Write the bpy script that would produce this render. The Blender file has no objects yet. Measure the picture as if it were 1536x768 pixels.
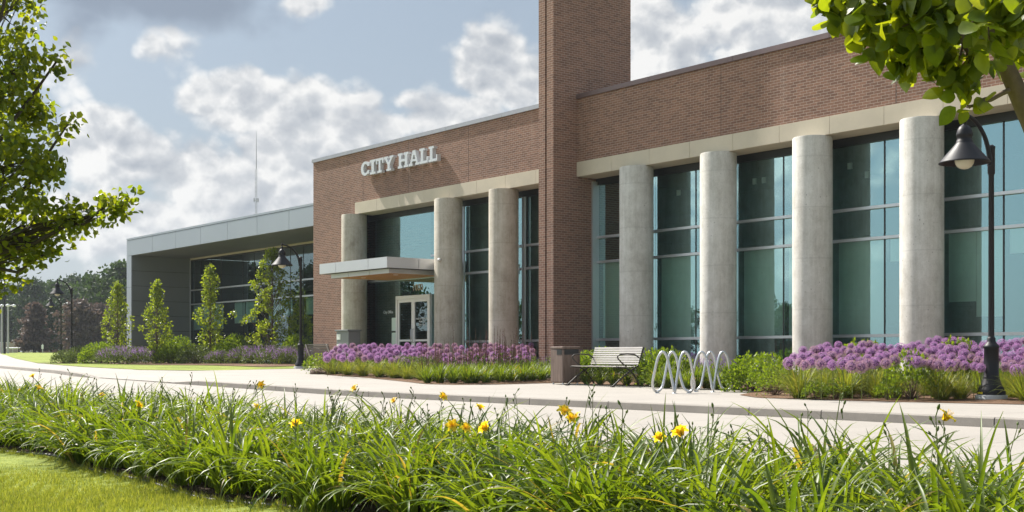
import bpy, bmesh, math, random
from mathutils import Vector, Matrix, Euler
random.seed(7)
R_ = random.Random(11)
S = bpy.context.scene
COL = S.collection
PI = math.pi

# ------------------------------------------------------------------ camera frame (facade runs along X, building is towards +Y)
FP = 1900.0
HY = 533.0
EYE = 0.7
HX, HYY = -0.7872951, 0.6165764          # heading of the lens
RX, RY = 0.6165764, 0.7872951            # its right-hand direction

def at(px, Z):
    t = (px - 768) / FP * Z
    return HX * Z + RX * t, HYY * Z + RY * t

def depth(x, y):
    return x * HX + y * HYY

def lerp_tab(tab, x):
    if x <= tab[0][0]: return tab[0][1]
    for (a, va), (b, vb) in zip(tab, tab[1:]):
        if x <= b: return va + (vb - va) * (x - a) / (b - a)
    return tab[-1][1]

WALK = [(-600, 1.9), (-250, 1.25), (-96, .68), (-68, .24), (-42, .22), (-22, 0.0), (400, 0.0)]
KERB = [(-160, 42.), (-100, 26.), (-70, 19.), (-55, 16.2), (-47, 14.7), (-42, 13.8), (-38, 13.1), (-36, 13.0), (400, 13.0)]

def walk(x): return lerp_tab(WALK, x)
def kerb_y(x): return lerp_tab(KERB, x)

def zg(x, y):
    k = kerb_y(x)
    w = walk(x)
    if y >= k:
        return w + .016 * min(7., max(0., y - max(k, 18.)))
    drop = .11 + .02 * min(6., k - y)
    if y < 7.: drop = .23 + .17 * min(1., (7. - y) / .6)
    if y < 4.9: drop = .40 + .10 * min(1., (4.9 - y) / .5)
    return w - drop

def on_ground(px, py):
    z = 0.
    for _ in range(40):
        Z = (z - EYE) * FP / (HY - py)
        x, y = at(px, Z)
        z = .5 * z + .5 * zg(x, y)
    return x, y, zg(x, y)

# ------------------------------------------------------------------ objects
def tag(o, label=None, cat=None, group=None, kind=None):
    if label: o['label'] = label
    if cat: o['category'] = cat
    if group: o['group'] = group
    if kind: o['kind'] = kind
    return o

def thing(name, label, cat, loc=(0, 0, 0), rz=0., group=None):
    o = bpy.data.objects.new(name, None)
    COL.objects.link(o)
    o.location = loc; o.rotation_euler = (0, 0, rz)
    return tag(o, label, cat, group)

class MB:
    """collects faces, builds ONE mesh object"""
    def __init__(s): s.v = []; s.f = []; s.m = []; s.smooth = []
    def add(s, vs, fs, mi=0, sm=False):
        n = len(s.v)
        s.v.extend([tuple(p) for p in vs])
        for f in fs:
            s.f.append(tuple(i + n for i in f)); s.m.append(mi); s.smooth.append(sm)
    def box(s, x0, y0, z0, x1, y1, z1, mi=0):
        s.add([(x0, y0, z0), (x1, y0, z0), (x1, y1, z0), (x0, y1, z0), (x0, y0, z1), (x1, y0, z1), (x1, y1, z1), (x0, y1, z1)],
              [(0, 3, 2, 1), (4, 5, 6, 7), (0, 1, 5, 4), (1, 2, 6, 5), (2, 3, 7, 6), (3, 0, 4, 7)], mi)
    def bbox(s, x0, y0, z0, x1, y1, z1, b=.01, mi=0):
        """box with bevelled edges"""
        bm = bmesh.new()
        bmesh.ops.create_cube(bm, size=1)
        for v in bm.verts:
            v.co = Vector(((x0 + x1) / 2 + v.co.x * (x1 - x0), (y0 + y1) / 2 + v.co.y * (y1 - y0), (z0 + z1) / 2 + v.co.z * (z1 - z0)))
        bmesh.ops.bevel(bm, geom=bm.edges[:], offset=b, segments=2, affect='EDGES', profile=.7)
        bm.verts.index_update()
        s.add([v.co for v in bm.verts], [[v.index for v in f.verts] for f in bm.faces], mi)
        bm.free()
    def lathe(s, prof, n=24, c=(0, 0, 0), mi=0, cap=True, sm=True):
        vs = []; fs = []
        for r, z in prof:
            for k in range(n):
                a = 2 * PI * k / n
                vs.append((c[0] + r * math.cos(a), c[1] + r * math.sin(a), c[2] + z))
        for i in range(len(prof) - 1):
            for k in range(n):
                k2 = (k + 1) % n
                fs.append((i * n + k, i * n + k2, (i + 1) * n + k2, (i + 1) * n + k))
        s.add(vs, fs, mi, sm)
        if cap:
            s.add(vs[:n], [tuple(range(n - 1, -1, -1))], mi)
            s.add(vs[-n:], [tuple(range(n))], mi)
    def tube(s, pts, rad, n=8, mi=0, closed=False, cap=True):
        pts = [Vector(p) for p in pts]
        L = len(pts)
        rr = rad if isinstance(rad, (list, tuple)) else [rad] * L
        vs = []; fs = []
        up = None
        for i, p in enumerate(pts):
            if closed: t = pts[(i + 1) % L] - pts[i - 1]
            else: t = pts[min(i + 1, L - 1)] - pts[max(i - 1, 0)]
            t.normalize()
            if up is None:
                up = Vector((0, 0, 1)) if abs(t.z) < .9 else Vector((1, 0, 0))
            a = up - t * up.dot(t)
            if a.length < 1e-5: a = t.orthogonal()
            a.normalize(); up = a
            b = t.cross(a)
            for k in range(n):
                an = 2 * PI * k / n
                vs.append(p + (a * math.cos(an) + b * math.sin(an)) * rr[i])
        m = L if closed else L - 1
        for i in range(m):
            j = (i + 1) % L
            for k in range(n):
                k2 = (k + 1) % n
                fs.append((i * n + k, i * n + k2, j * n + k2, j * n + k))
        s.add(vs, fs, mi, True)
        if cap and not closed:
            s.add(vs[:n], [tuple(range(n - 1, -1, -1))], mi)
            s.add(vs[-n:], [tuple(range(n))], mi)
    def mesh(s, name, mats):
        me = bpy.data.meshes.new(name)
        me.from_pydata(s.v, [], s.f)
        for m in (mats if isinstance(mats, (list, tuple)) else [mats]): me.materials.append(m)
        me.polygons.foreach_set('material_index', s.m)
        me.polygons.foreach_set('use_smooth', s.smooth)
        me.update()
        return me
    def build(s, name, mats, parent=None, loc=(0, 0, 0)):
        o = bpy.data.objects.new(name, s.mesh(name, mats))
        COL.objects.link(o)
        o.location = loc
        if parent: o.parent = parent
        return o

def inst(name, me, parent=None, loc=(0, 0, 0), rot=(0, 0, 0), sc=1.):
    o = bpy.data.objects.new(name, me)
    COL.objects.link(o)
    o.location = loc; o.rotation_euler = rot
    o.scale = sc if isinstance(sc, (tuple, list)) else (sc, sc, sc)
    if parent: o.parent = parent
    return o

def copy_tree(root, loc, rz=0., sc=1., label=None, group=None):
    def cp(o, parent):
        c = o.copy(); COL.objects.link(c)
        if parent: c.parent = parent
        for ch in [k for k in CHILD.get(o.name, [])]: cp(ch, c)
        return c
    c = cp(root, None)
    c.location = loc; c.rotation_euler = (0, 0, rz); c.scale = (sc, sc, sc)
    if label: c['label'] = label
    if group: c['group'] = group
    return c
CHILD = {}
def reg(root):
    for o in bpy.data.objects:
        if o.parent is not None:
            CHILD.setdefault(o.parent.name, [])
            if o not in CHILD[o.parent.name]: CHILD[o.parent.name].append(o)

# ------------------------------------------------------------------ materials
class NT:
    def __init__(s, nt): s.nt = nt; s.n = nt.nodes; s.l = nt.links
    def node(s, t, **kw):
        n = s.n.new(t)
        for k, v in kw.items(): setattr(n, k, v)
        return n
    def put(s, sock, v):
        if isinstance(v, bpy.types.NodeSocket): s.l.new(v, sock)
        elif v is not None:
            if isinstance(v, (tuple, list)) and len(v) == 3 and sock.type == 'RGBA': v = (*v, 1)
            sock.default_value = v
    def math(s, op, a, b=None, c=None, clamp=False):
        n = s.node('ShaderNodeMath', operation=op); n.use_clamp = clamp
        s.put(n.inputs[0], a)
        if b is not None: s.put(n.inputs[1], b)
        if c is not None: s.put(n.inputs[2], c)
        return n.outputs[0]
    def vmath(s, op, a, b=None, sc=None):
        n = s.node('ShaderNodeVectorMath', operation=op)
        s.put(n.inputs[0], a)
        if b is not None: s.put(n.inputs[1], b)
        if sc is not None: s.put(n.inputs['Scale'], sc)
        return n.outputs['Value'] if op in ('DOT_PRODUCT', 'LENGTH', 'DISTANCE') else n.outputs['Vector']
    def mix(s, f, a, b, typ='MIX'):
        n = s.node('ShaderNodeMix', data_type='RGBA', blend_type=typ)
        s.put(n.inputs[0], f); s.put(n.inputs[6], a); s.put(n.inputs[7], b)
        return n.outputs[2]
    def ramp(s, f, stops):
        n = s.node('ShaderNodeValToRGB')
        while len(n.color_ramp.elements) < len(stops): n.color_ramp.elements.new(.5)
        for e, (p, c) in zip(n.color_ramp.elements, stops):
            e.position = p; e.color = (*c, 1) if not isinstance(c, float) else (c, c, c, 1)
        s.put(n.inputs[0], f)
        return n.outputs[0]
    def smooth(s, v, a, b, lo=0., hi=1.):
        n = s.node('ShaderNodeMapRange', interpolation_type='SMOOTHSTEP')
        s.put(n.inputs[0], v)
        for i, q in ((1, a), (2, b), (3, lo), (4, hi)): s.put(n.inputs[i], q)
        return n.outputs[0]
    def noise(s, vec, scale, detail=4, rough=.55, dist=0.):
        n = s.node('ShaderNodeTexNoise')
        s.put(n.inputs['Vector'], vec); n.inputs['Scale'].default_value = scale
        n.inputs['Detail'].default_value = detail; n.inputs['Roughness'].default_value = rough; n.inputs['Distortion'].default_value = dist
        return n.outputs['Fac']
    def pos(s): return s.node('ShaderNodeNewGeometry').outputs['Position']
    def obj(s): return s.node('ShaderNodeTexCoord').outputs['Object']
    def scl(s, vec, v):
        return s.vmath('MULTIPLY', vec, v)
    def bump(s, h, strength=.3, dist=.01):
        n = s.node('ShaderNodeBump'); n.inputs['Strength'].default_value = strength; n.inputs['Distance'].default_value = dist
        s.put(n.inputs['Height'], h)
        return n.outputs[0]

def newmat(name):
    m = bpy.data.materials.new(name); m.use_nodes = True
    t = NT(m.node_tree)
    p = m.node_tree.nodes['Principled BSDF']
    return m, t, p

def plain(name, col, rough=.6, metal=0., var=.12, scale=6., bump=0., fine=60., spec=.5, world=True, coat=0.):
    m, t, p = newmat(name)
    v = t.pos() if world else t.obj()
    a = t.noise(v, scale, 5, .6); b = t.noise(v, fine, 3, .6)
    f = t.math('ADD', t.math('MULTIPLY', a, .65), t.math('MULTIPLY', b, .35))
    lo = tuple(c * (1 - var) for c in col); hi = tuple(min(1, c * (1 + var)) for c in col)
    t.put(p.inputs['Base Color'], t.ramp(f, [(.3, lo), (.7, hi)]))
    t.put(p.inputs['Roughness'], t.math('MULTIPLY_ADD', a, .25, rough - .12))
    p.inputs['Metallic'].default_value = metal
    p.inputs['Specular IOR Level'].default_value = spec
    p.inputs['Coat Weight'].default_value = coat
    if bump: t.put(p.inputs['Normal'], t.bump(f, bump, .01))
    return m

def brick(name, c1, c2, mortar):
    m, t, p = newmat(name)
    v = t.pos()
    sp = t.node('ShaderNodeSeparateXYZ'); t.put(sp.inputs[0], v)
    cb = t.node('ShaderNodeCombineXYZ')
    t.put(cb.inputs[0], t.math('ADD', sp.outputs[0], sp.outputs[1])); t.put(cb.inputs[1], sp.outputs[2])
    b = t.node('ShaderNodeTexBrick'); b.offset = .5; b.squash = 1.
    t.put(b.inputs['Vector'], cb.outputs[0])
    for k, q in (('Scale', 1.), ('Mortar Size', .0058), ('Mortar Smooth', .25), ('Bias', 0.), ('Brick Width', .2032), ('Row Height', .0677)): b.inputs[k].default_value = q
    t.put(b.inputs['Color1'], c1); t.put(b.inputs['Color2'], c2); t.put(b.inputs['Mortar'], mortar)
    big = t.noise(v, .55, 4, .6); fine = t.noise(v, 45, 3, .7)
    c = t.mix(1., b.outputs['Color'], t.ramp(big, [(.25, (.86, .86, .87)), (.75, (1.1, 1.08, 1.06))]), 'MULTIPLY')
    c = t.mix(1., c, t.ramp(fine, [(.3, (.85, .85, .85)), (.7, (1.14, 1.13, 1.12))]), 'MULTIPLY')
    # faint whitish bloom running down in streaks
    st = t.noise(t.scl(v, (2.2, 2.2, .16)), 1.4, 3, .6)
    c = t.mix(t.smooth(st, .58, .8, 0., .22), c, (.4, .33, .29))
    t.put(p.inputs['Base Color'], c)
    p.inputs['Roughness'].default_value = .85
    p.inputs['Specular IOR Level'].default_value = .25
    h = t.math('ADD', t.math('MULTIPLY', b.outputs['Fac'], -1.), t.math('MULTIPLY', fine, .5))
    t.put(p.inputs['Normal'], t.bump(h, .6, .008))
    return m

def concrete_column(name, lo, mid, hi):
    m, t, p = newmat(name)
    v = t.pos()
    sp = t.node('ShaderNodeSeparateXYZ'); t.put(sp.inputs[0], v)
    streak = t.noise(t.scl(v, (9, 9, .5)), 1.3, 6, .65)
    cloud = t.noise(v, 1.1, 7, .7); blot = t.noise(t.scl(v, (1, 1, .6)), 5., 5, .7)
    fine = t.noise(v, 38, 4, .75)
    f = t.math('ADD', t.math('ADD', t.math('MULTIPLY', streak, .2), t.math('MULTIPLY', blot, .25)), t.math('ADD', t.math('MULTIPLY', cloud, .35), t.math('MULTIPLY', fine, .2)))
    c = t.ramp(f, [(.38, lo), (.49, mid), (.6, hi)])
    wob = t.math('ADD', sp.outputs[2], t.math('MULTIPLY', cloud, .06))
    lift = t.math('ABSOLUTE', t.math('SUBTRACT', t.math('FRACT', t.math('MULTIPLY', wob, .82)), .5))
    c = t.mix(t.smooth(lift, .0, .022, .22, 0.), c, tuple(q * .5 for q in mid))
    # darker towards the foot and a few run marks
    foot = t.smooth(t.math('ADD', sp.outputs[2], t.math('MULTIPLY', blot, .9)), .4, 1.9, .35, 0.)
    c = t.mix(foot, c, tuple(q * .55 for q in lo))
    vo = t.node('ShaderNodeTexVoronoi'); t.put(vo.inputs['Vector'], t.scl(v, (1, 1, .8))); vo.inputs['Scale'].default_value = 7.
    pit = t.math('MULTIPLY', t.smooth(vo.outputs['Distance'], .04, .11, .8, 0.), t.smooth(cloud, .42, .55))
    c = t.mix(pit, c, (.13, .12, .11))
    t.put(p.inputs['Base Color'], c)
    p.inputs['Roughness'].default_value = .75; p.inputs['Specular IOR Level'].default_value = .3
    t.put(p.inputs['Normal'], t.bump(t.math('SUBTRACT', f, t.math('MULTIPLY', pit, .4)), .25, .015))
    return m

def paving(name, base, jx, jy, jw=.012, stain=.25, z=0.):
    """poured concrete slabs with tooled joints"""
    m, t, p = newmat(name)
    v = t.pos()
    sp = t.node('ShaderNodeSeparateXYZ'); t.put(sp.inputs[0], v)
    cloud = t.noise(v, .5, 6, .65); mid = t.noise(t.scl(v, (1, 5, 1)), 3., 5, .65); fine = t.noise(v, 90, 4, .75)
    f = t.math('ADD', t.math('MULTIPLY', cloud, .45), t.math('ADD', t.math('MULTIPLY', mid, .3), t.math('MULTIPLY', fine, .25)))
    lo = tuple(c * (1 - stain) for c in base); hi = tuple(min(.8, c * (1 + stain * .6)) for c in base)
    c = t.ramp(f, [(.33, lo), (.5, base), (.66, hi)])
    j = None
    for ax, step in ((0, jx), (1, jy)):
        if not step: continue
        d = t.math('ABSOLUTE', t.math('SUBTRACT', t.math('FRACT', t.math('DIVIDE', sp.outputs[ax], step)), .5))
        e = t.math('LESS_THAN', d, jw / step)
        j = e if j is None else t.math('MAXIMUM', j, e)
    h = f
    if j is not None:
        c = t.mix(t.math('MULTIPLY', j, .8), c, tuple(q * .45 for q in base))
        h = t.math('SUBTRACT', f, j)
    t.put(p.inputs['Base Color'], c)
    p.inputs['Roughness'].default_value = .8; p.inputs['Specular IOR Level'].default_value = .3
    t.put(p.inputs['Normal'], t.bump(h, .25, .006))
    return m

def leafmat(name, c1, c2, tr=.5, rough=.42, spec=.4, tint=(1.5, 1.45, .55), c3=None):
    """thin leaf: reflects, shines and lets light through"""
    m, t, p = newmat(name)
    g = t.node('ShaderNodeNewGeometry')
    oi = t.node('ShaderNodeObjectInfo')
    f = t.math('FRACT', t.math('ADD', g.outputs['Random Per Island'], t.math('MULTIPLY', oi.outputs['Random'], .37)))
    c = t.mix(f, c1, c2)
    if c3: c = t.mix(t.smooth(f, .965, .975), c, c3)
    n = t.noise(t.pos(), 35, 2, .5)
    c = t.mix(1., c, t.ramp(n, [(.3, (.8, .82, .8)), (.7, (1.15, 1.12, 1.1))]), 'MULTIPLY')
    t.put(p.inputs['Base Color'], c)
    p.inputs['Roughness'].default_value = rough; p.inputs['Specular IOR Level'].default_value = spec
    tb = t.node('ShaderNodeBsdfTranslucent')
    t.put(tb.inputs[0], t.mix(1., c, tint, 'MULTIPLY'))
    mx = t.node('ShaderNodeMixShader'); mx.inputs[0].default_value = tr
    t.l.new(p.outputs[0], mx.inputs[1]); t.l.new(tb.outputs[0], mx.inputs[2])
    t.l.new(mx.outputs[0], t.n['Material Output'].inputs[0])
    return m

def groundmat(name, cols, scales=(.15, 2., 40.), bump=.4, rough=.95, dist=.03):
    m, t, p = newmat(name)
    v = t.pos()
    a, b, c = (t.noise(v, s, 5, .65) for s in scales)
    f = t.math('ADD', t.math('MULTIPLY', a, .3), t.math('ADD', t.math('MULTIPLY', b, .3), t.math('MULTIPLY', c, .4)))
    n = len(cols)
    t.put(p.inputs['Base Color'], t.ramp(f, [(.36 + .28 * i / (n - 1), q) for i, q in enumerate(cols)]))
    p.inputs['Roughness'].default_value = rough; p.inputs['Specular IOR Level'].default_value = .15
    t.put(p.inputs['Normal'], t.bump(f, bump, dist))
    return m

def glassmat(name, refl, trans, fac, wob=.0015, lo=.35):
    """tinted coated facade glass: mirror-like coat over dark tinted pane"""
    m, t, p = newmat(name)
    t.n.remove(p)
    v = t.pos()
    nb = t.bump(t.noise(v, .9, 2, .5), 1., wob)
    g = t.node('ShaderNodeBsdfGlossy'); t.put(g.inputs['Color'], refl); g.inputs['Roughness'].default_value = .0; t.put(g.inputs['Normal'], nb)
    tr = t.node('ShaderNodeBsdfTransparent'); t.put(tr.inputs[0], trans)
    fr = t.node('ShaderNodeFresnel'); fr.inputs[0].default_value = 1.5
    mx = t.node('ShaderNodeMixShader')
    t.put(mx.inputs[0], t.math('ADD', fac, t.math('MULTIPLY', fr.outputs[0], .8), clamp=True))
    t.l.new(tr.outputs[0], mx.inputs[1]); t.l.new(g.outputs[0], mx.inputs[2])
    t.l.new(mx.outputs[0], t.n['Material Output'].inputs[0])
    return m

def woodgrain(name, lo, hi, axis=2):
    m, t, p = newmat(name)
    v = t.obj()
    s = [26, 26, 26]; s[axis] = 1.6
    w = t.noise(t.scl(v, tuple(s)), 1., 6, .65, .8)
    t.put(p.inputs['Base Color'], t.ramp(w, [(.32, lo), (.5, tuple((a + b) / 2 for a, b in zip(lo, hi))), (.66, hi)]))
    p.inputs['Roughness'].default_value = .6
    t.put(p.inputs['Normal'], t.bump(w, .5, .006))
    return m

M = {}
M['brick'] = brick('red_brown_brick', (.275, .148, .106), (.18, .098, .073), (.40, .325, .27))
M['cap'] = plain('brown_metal_coping', (.155, .105, .105), .45, .2, .08)
M['greycap'] = plain('grey_metal_coping', (.36, .36, .38), .4, .5, .08)
M['stone'] = plain('buff_cast_stone', (.52, .455, .36), .8, 0, .1, 1.5, .15, 55)
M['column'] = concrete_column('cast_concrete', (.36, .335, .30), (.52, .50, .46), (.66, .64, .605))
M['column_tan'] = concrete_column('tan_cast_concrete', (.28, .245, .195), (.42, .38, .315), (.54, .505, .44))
M['panel'] = plain('grey_metal_panel', (.36, .395, .44), .42, .35, .05, .6, 0, 20)
M['panel_dark'] = plain('dark_grey_metal_panel', (.2, .21, .22), .5, .2, .07, .8, 0, 30)
M['canopy'] = plain('pale_metal_panel', (.57, .585, .61), .4, .3, .05, .8)
M['wood'] = woodgrain('warm_wood_soffit', (.3, .13, .035), (.58, .29, .09), 0)
M['alu'] = plain('silver_aluminium', (.56, .58, .62), .35, .6, .05)
M['dark'] = plain('black_gasket', (.012, .014, .016), .4, 0, .1)
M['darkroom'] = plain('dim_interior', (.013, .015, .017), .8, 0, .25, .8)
M['blind'] = plain('roller_blind', (.66, .78, .71), .9, 0, .06, .8)
M['spandrel'] = plain('navy_spandrel', (.03, .045, .06), .25, 0, .1)
M['glass'] = glassmat('teal_facade_glass', (.62, .92, .92), (.86, .97, .93), .37)
M['glass_dark'] = glassmat('grey_wing_glass', (.62, .78, .80), (.62, .76, .74), .20)
M['white'] = plain('white_enamel', (.78, .79, .80), .35, 0, .04)
M['black'] = plain('black_painted_steel', (.007, .007, .010), .5, 0, .2, 5, .05, 40, .3)
M['steel'] = plain('galvanised_steel', (.58, .59, .60), .3, .85, .08)
M['benchmetal'] = plain('silver_bench_steel', (.46, .43, .395), .35, .15, .08, 5, 0, 50, .6)
M['benchdark'] = plain('dark_and_shaded_bench_steel', (.035, .028, .022), .55, .0, .1)  # on the bench seen from behind, shade is put into this dark tone
M['binwood'] = woodgrain('weathered_brown_cladding', (.085, .055, .042), (.21, .15, .12))
M['globe'] = plain('frosted_lens', (.52, .48, .38), .2, 0, .05)
M['yellow'] = plain('yellow_plate', (.62, .48, .02), .5)
M['plinth'] = plain('grey_concrete', (.40, .40, .40), .85, 0, .15, 3, .2)
M['street'] = paving('pale_concrete_street', (.315, .289, .257), 4.5, 0, .010, .17)
M['walk'] = paving('pale_concrete_walk', (.33, .303, .270), 1.52, 1.52, .008, .16)
M['kerb'] = plain('kerb_concrete', (.27, .245, .215), .9, 0, .2, 2, .25, 70)
M['mulch'] = groundmat('bark_mulch', [(.03, .018, .011), (.11, .062, .036), (.2, .125, .078), (.3, .21, .14)], (.6, 9., 55.), 1., .95, .05)
M['soil'] = groundmat('dark_soil', [(.012, .009, .006), (.04, .028, .018), (.09, .06, .04)], (.6, 7., 45.), 1., .95, .05)
M['lawn'] = groundmat('mown_lawn', [(.065, .095, .016), (.155, .20, .03), (.265, .305, .06), (.40, .39, .12)], (.5, 4., 55.), .8, .9, .03)
M['edging'] = plain('dark_bed_edging', (.05, .05, .052), .6)
M['bark'] = plain('tree_bark', (.12, .085, .065), .9, 0, .3, 12, .6, 60)
M['darkbark'] = plain('dark_tree_bark', (.05, .038, .03), .9, 0, .3, 12, .6, 60)
M['blade'] = leafmat('daylily_leaf', (.058, .104, .013), (.142, .192, .025), .47, .43, .42, (1.95, 1.8, .45), (.26, .2, .07))
M['stalk'] = leafmat('daylily_stalk', (.13, .19, .045), (.18, .21, .06), .35)
M['petal'] = leafmat('yellow_petal', (.85, .70, .05), (.85, .58, .03), .5, .5, .3, (1.1, 1.05, .6))
M['grassblade'] = leafmat('lawn_blade', (.12, .165, .024), (.40, .41, .10), .4, .5, .3, (1.4, 1.35, .5), (.30, .27, .09))
M['ogr'] = leafmat('fountain_grass', (.14, .2, .025), (.26, .27, .06), .45, .45, .4, (1.5, 1.4, .5), (.3, .24, .08))
M['pear'] = leafmat('pear_leaf', (.055, .092, .013), (.125, .158, .021), .56, .36, .45, (3.6, 3.0, .5))
M['young'] = leafmat('young_tree_leaf', (.10, .155, .02), (.2, .25, .035), .5, .4, .4, (2.2, 2.0, .5))
M['shrub'] = leafmat('shrub_leaf', (.08, .14, .013), (.19, .26, .028), .42, .45, .35, (1.7, 1.6, .5))
M['shrubdull'] = leafmat('dull_shrub_leaf', (.06, .09, .03), (.12, .15, .05), .35, .5, .3, (1.4, 1.4, .7))
M['twig'] = plain('brown_twig', (.12, .075, .05), .9, 0, .3, 20)
M['allium'] = leafmat('allium_floret', (.38, .18, .42), (.57, .37, .57), .42, .6, .2, (1.2, 1.0, 1.2))
M['alliumold'] = leafmat('faded_allium_floret', (.42, .22, .40), (.55, .38, .42), .35, .6, .2, (1.1, 1.0, 1.0))
M['alliumshade'] = plain('allium_inner_shade', (.13, .06, .15), .8, 0, .2, 30)  # dark inner ball: shade between the florets put into its colour
M['spike'] = leafmat('brown_purple_spike', (.09, .035, .045), (.20, .095, .10), .3, .7, .2, (1.3, 1.0, 1.0))
M['salvia'] = leafmat('violet_spike', (.17, .08, .38), (.28, .13, .5), .3, .6, .2, (1.2, 1., 1.2))
M['lavender'] = leafmat('catmint_spike', (.28, .14, .42), (.42, .27, .53), .3, .6, .2, (1.2, 1., 1.2))
M['wood1'] = leafmat('far_tree_leaf', (.022, .045, .018), (.05, .082, .03), .25, .6, .2, (1.3, 1.3, .8))
M['wood2'] = leafmat('mid_tree_leaf', (.028, .056, .016), (.06, .10, .028), .28, .6, .2, (1.4, 1.4, .7))
M['beech'] = leafmat('copper_beech_leaf', (.075, .058, .052), (.14, .112, .095), .3, .6, .2, (1.3, 1.1, 1.0))
M['housebrick'] = plain('far_red_brick', (.16, .075, .06), .9, 0, .15, 1.)
M['roof'] = plain('far_grey_roof', (.2, .19, .19), .9)
M['paleblock'] = plain('pale_block_wall', (.42, .34, .32), .9, 0, .15, .5)
M['letter'] = plain('white_letter_paint', (.58, .60, .63), .4, .1, .05)
M['rubber'] = plain('joint_sealant', (.10, .06, .05), .8)

# ------------------------------------------------------------------ setting: ground, street, kerb, walk, beds
def sheet(name, xs, f0, f1, ny, mat, dz=0., fz=zg, bumpf=None):
    b = MB()
    vs = []; fs = []
    for x in xs:
        a, c = f0(x), f1(x)
        for j in range(ny + 1):
            y = a + (c - a) * j / ny
            vs.append((x, y, fz(x, y) + dz + (bumpf(x, y, j / ny) if bumpf else 0)))
    n = ny + 1
    for i in range(len(xs) - 1):
        for j in range(ny):
            fs.append((i * n + j, (i + 1) * n + j, (i + 1) * n + j + 1, i * n + j + 1))
    b.add(vs, fs, 0, True)
    return tag(b.build(name, mat), kind='structure')

def frange(a, b, n): return [a + (b - a) * i / n for i in range(n + 1)]

# one sheet out to the horizon
def ground():
    xs = [-1000, -700, -400, -250, -170] + frange(-130, 20, 60) + [60, 150, 400, 700]
    ys = [-700, -500, -200, -80, -30, -10, 0, 2, 4, 4.6, 4.75, 4.9, 5.2, 6.4, 6.7, 7, 9, 11, 12.9, 13.4, 15, 18, 20, 22, 24, 27, 32, 40, 55, 60, 80, 120, 200, 400, 900]
    vs = [(x, y, zg(x, y) - .25 if y < 58 else zg(x, 60) - .02 + (y - 60) * .0005) for x in xs for y in ys]
    n = len(ys)
    fs = [(i * n + j, (i + 1) * n + j, (i + 1) * n + j + 1, i * n + j + 1) for i in range(len(xs) - 1) for j in range(n - 1)]
    b = MB(); b.add(vs, fs, 0, True)
    tag(b.build('ground', M['lawn']), kind='structure')
ground()

xs_long = frange(-160, -60, 25) + frange(-58, 30, 88)
sheet('street', xs_long, lambda x: 6.55, lambda x: kerb_y(x) - .004, 12, M['street'], .0, lambda x, y: zg(x, min(y, kerb_y(x) - .005)))
# kerb with tooled joints, lowered to the street at the driveway
def kerb_h(x):
    # 1 = full height, 0 = flush
    if x > -29.2 or x < -37.6: return 1.
    if x > -31.0: return (x + 31.0) / 1.8
    if x < -36.2: return (-36.2 - x) / 1.4
    return 0.
def kerb():
    b = MB()
    x = 30.
    seg = [1.9, 1.1, 2.9, 1.0, 1.45, 2.4, 1.2, 2.8]
    i = 0
    while x > -150:
        w = seg[i % len(seg)] * (1 if x > -60 else 2); i += 1
        x1 = x - w + .016
        def ring(xx):
            y = kerb_y(xx); h = kerb_h(xx)
            zb = walk(xx) - .16; zt = walk(xx) - .108 + .112 * h
            return [(xx, y, zb), (xx, y + .006 * h, zt - .015 * h), (xx, y + .022, zt), (xx, y + .16, zt), (xx, y + .16, zb)]
        m = max(1, int(w / .5)) if x < -27 else 1
        rs = [ring(x + (x1 - x) * k / m) for k in range(m + 1)]
        vs = [p for r in rs for p in r]
        fs = []
        for k in range(m):
            for q in range(5):
                fs.append((k * 5 + q, k * 5 + (q + 1) % 5, (k + 1) * 5 + (q + 1) % 5, (k + 1) * 5 + q))
        fs += [(4, 3, 2, 1, 0), tuple(m * 5 + q for q in range(5))]
        b.add(vs, fs)
        x -= w
    b2 = [p for xx in frange(30, -150, 180) for p in ((xx, kerb_y(xx) + .014, walk(xx) - .16), (xx, kerb_y(xx) + .014, walk(xx) - .118 + .110 * kerb_h(xx)), (xx, kerb_y(xx) + .155, walk(xx) - .118 + .110 * kerb_h(xx)))]
    b.add(b2, [q for k in range(180) for q in ((k * 3, k * 3 + 1, k * 3 + 4, k * 3 + 3), (k * 3 + 1, k * 3 + 2, k * 3 + 5, k * 3 + 4))], 1)
    return tag(b.build('kerb', [M['kerb'], M['edging']]), kind='structure')
kerb()
def walk_back(x):
    return lerp_tab([(-160, 46.), (-100, 29.), (-82, 24.5), (-64, 20.6), (-56, 18.9), (-48, 17.4), (-41.2, 16.3), (-39.2, 17.6), (-38.9, 24.4), (30, 24.4)], x)
def fz_walk(x, y):
    k = kerb_h(x)
    t = min(1., max(0., (y - kerb_y(x)) / 1.6))
    return zg(x, y) - .104 * (1 - k) * (1 - t)
sheet('sidewalk', frange(-160, -60, 25) + frange(-58, -41.2, 20) + frange(-41.1, -38.8, 12) + frange(-38.5, 30, 90), lambda x: kerb_y(x) + .15, walk_back, 14, M['walk'], 0., fz_walk)
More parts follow.
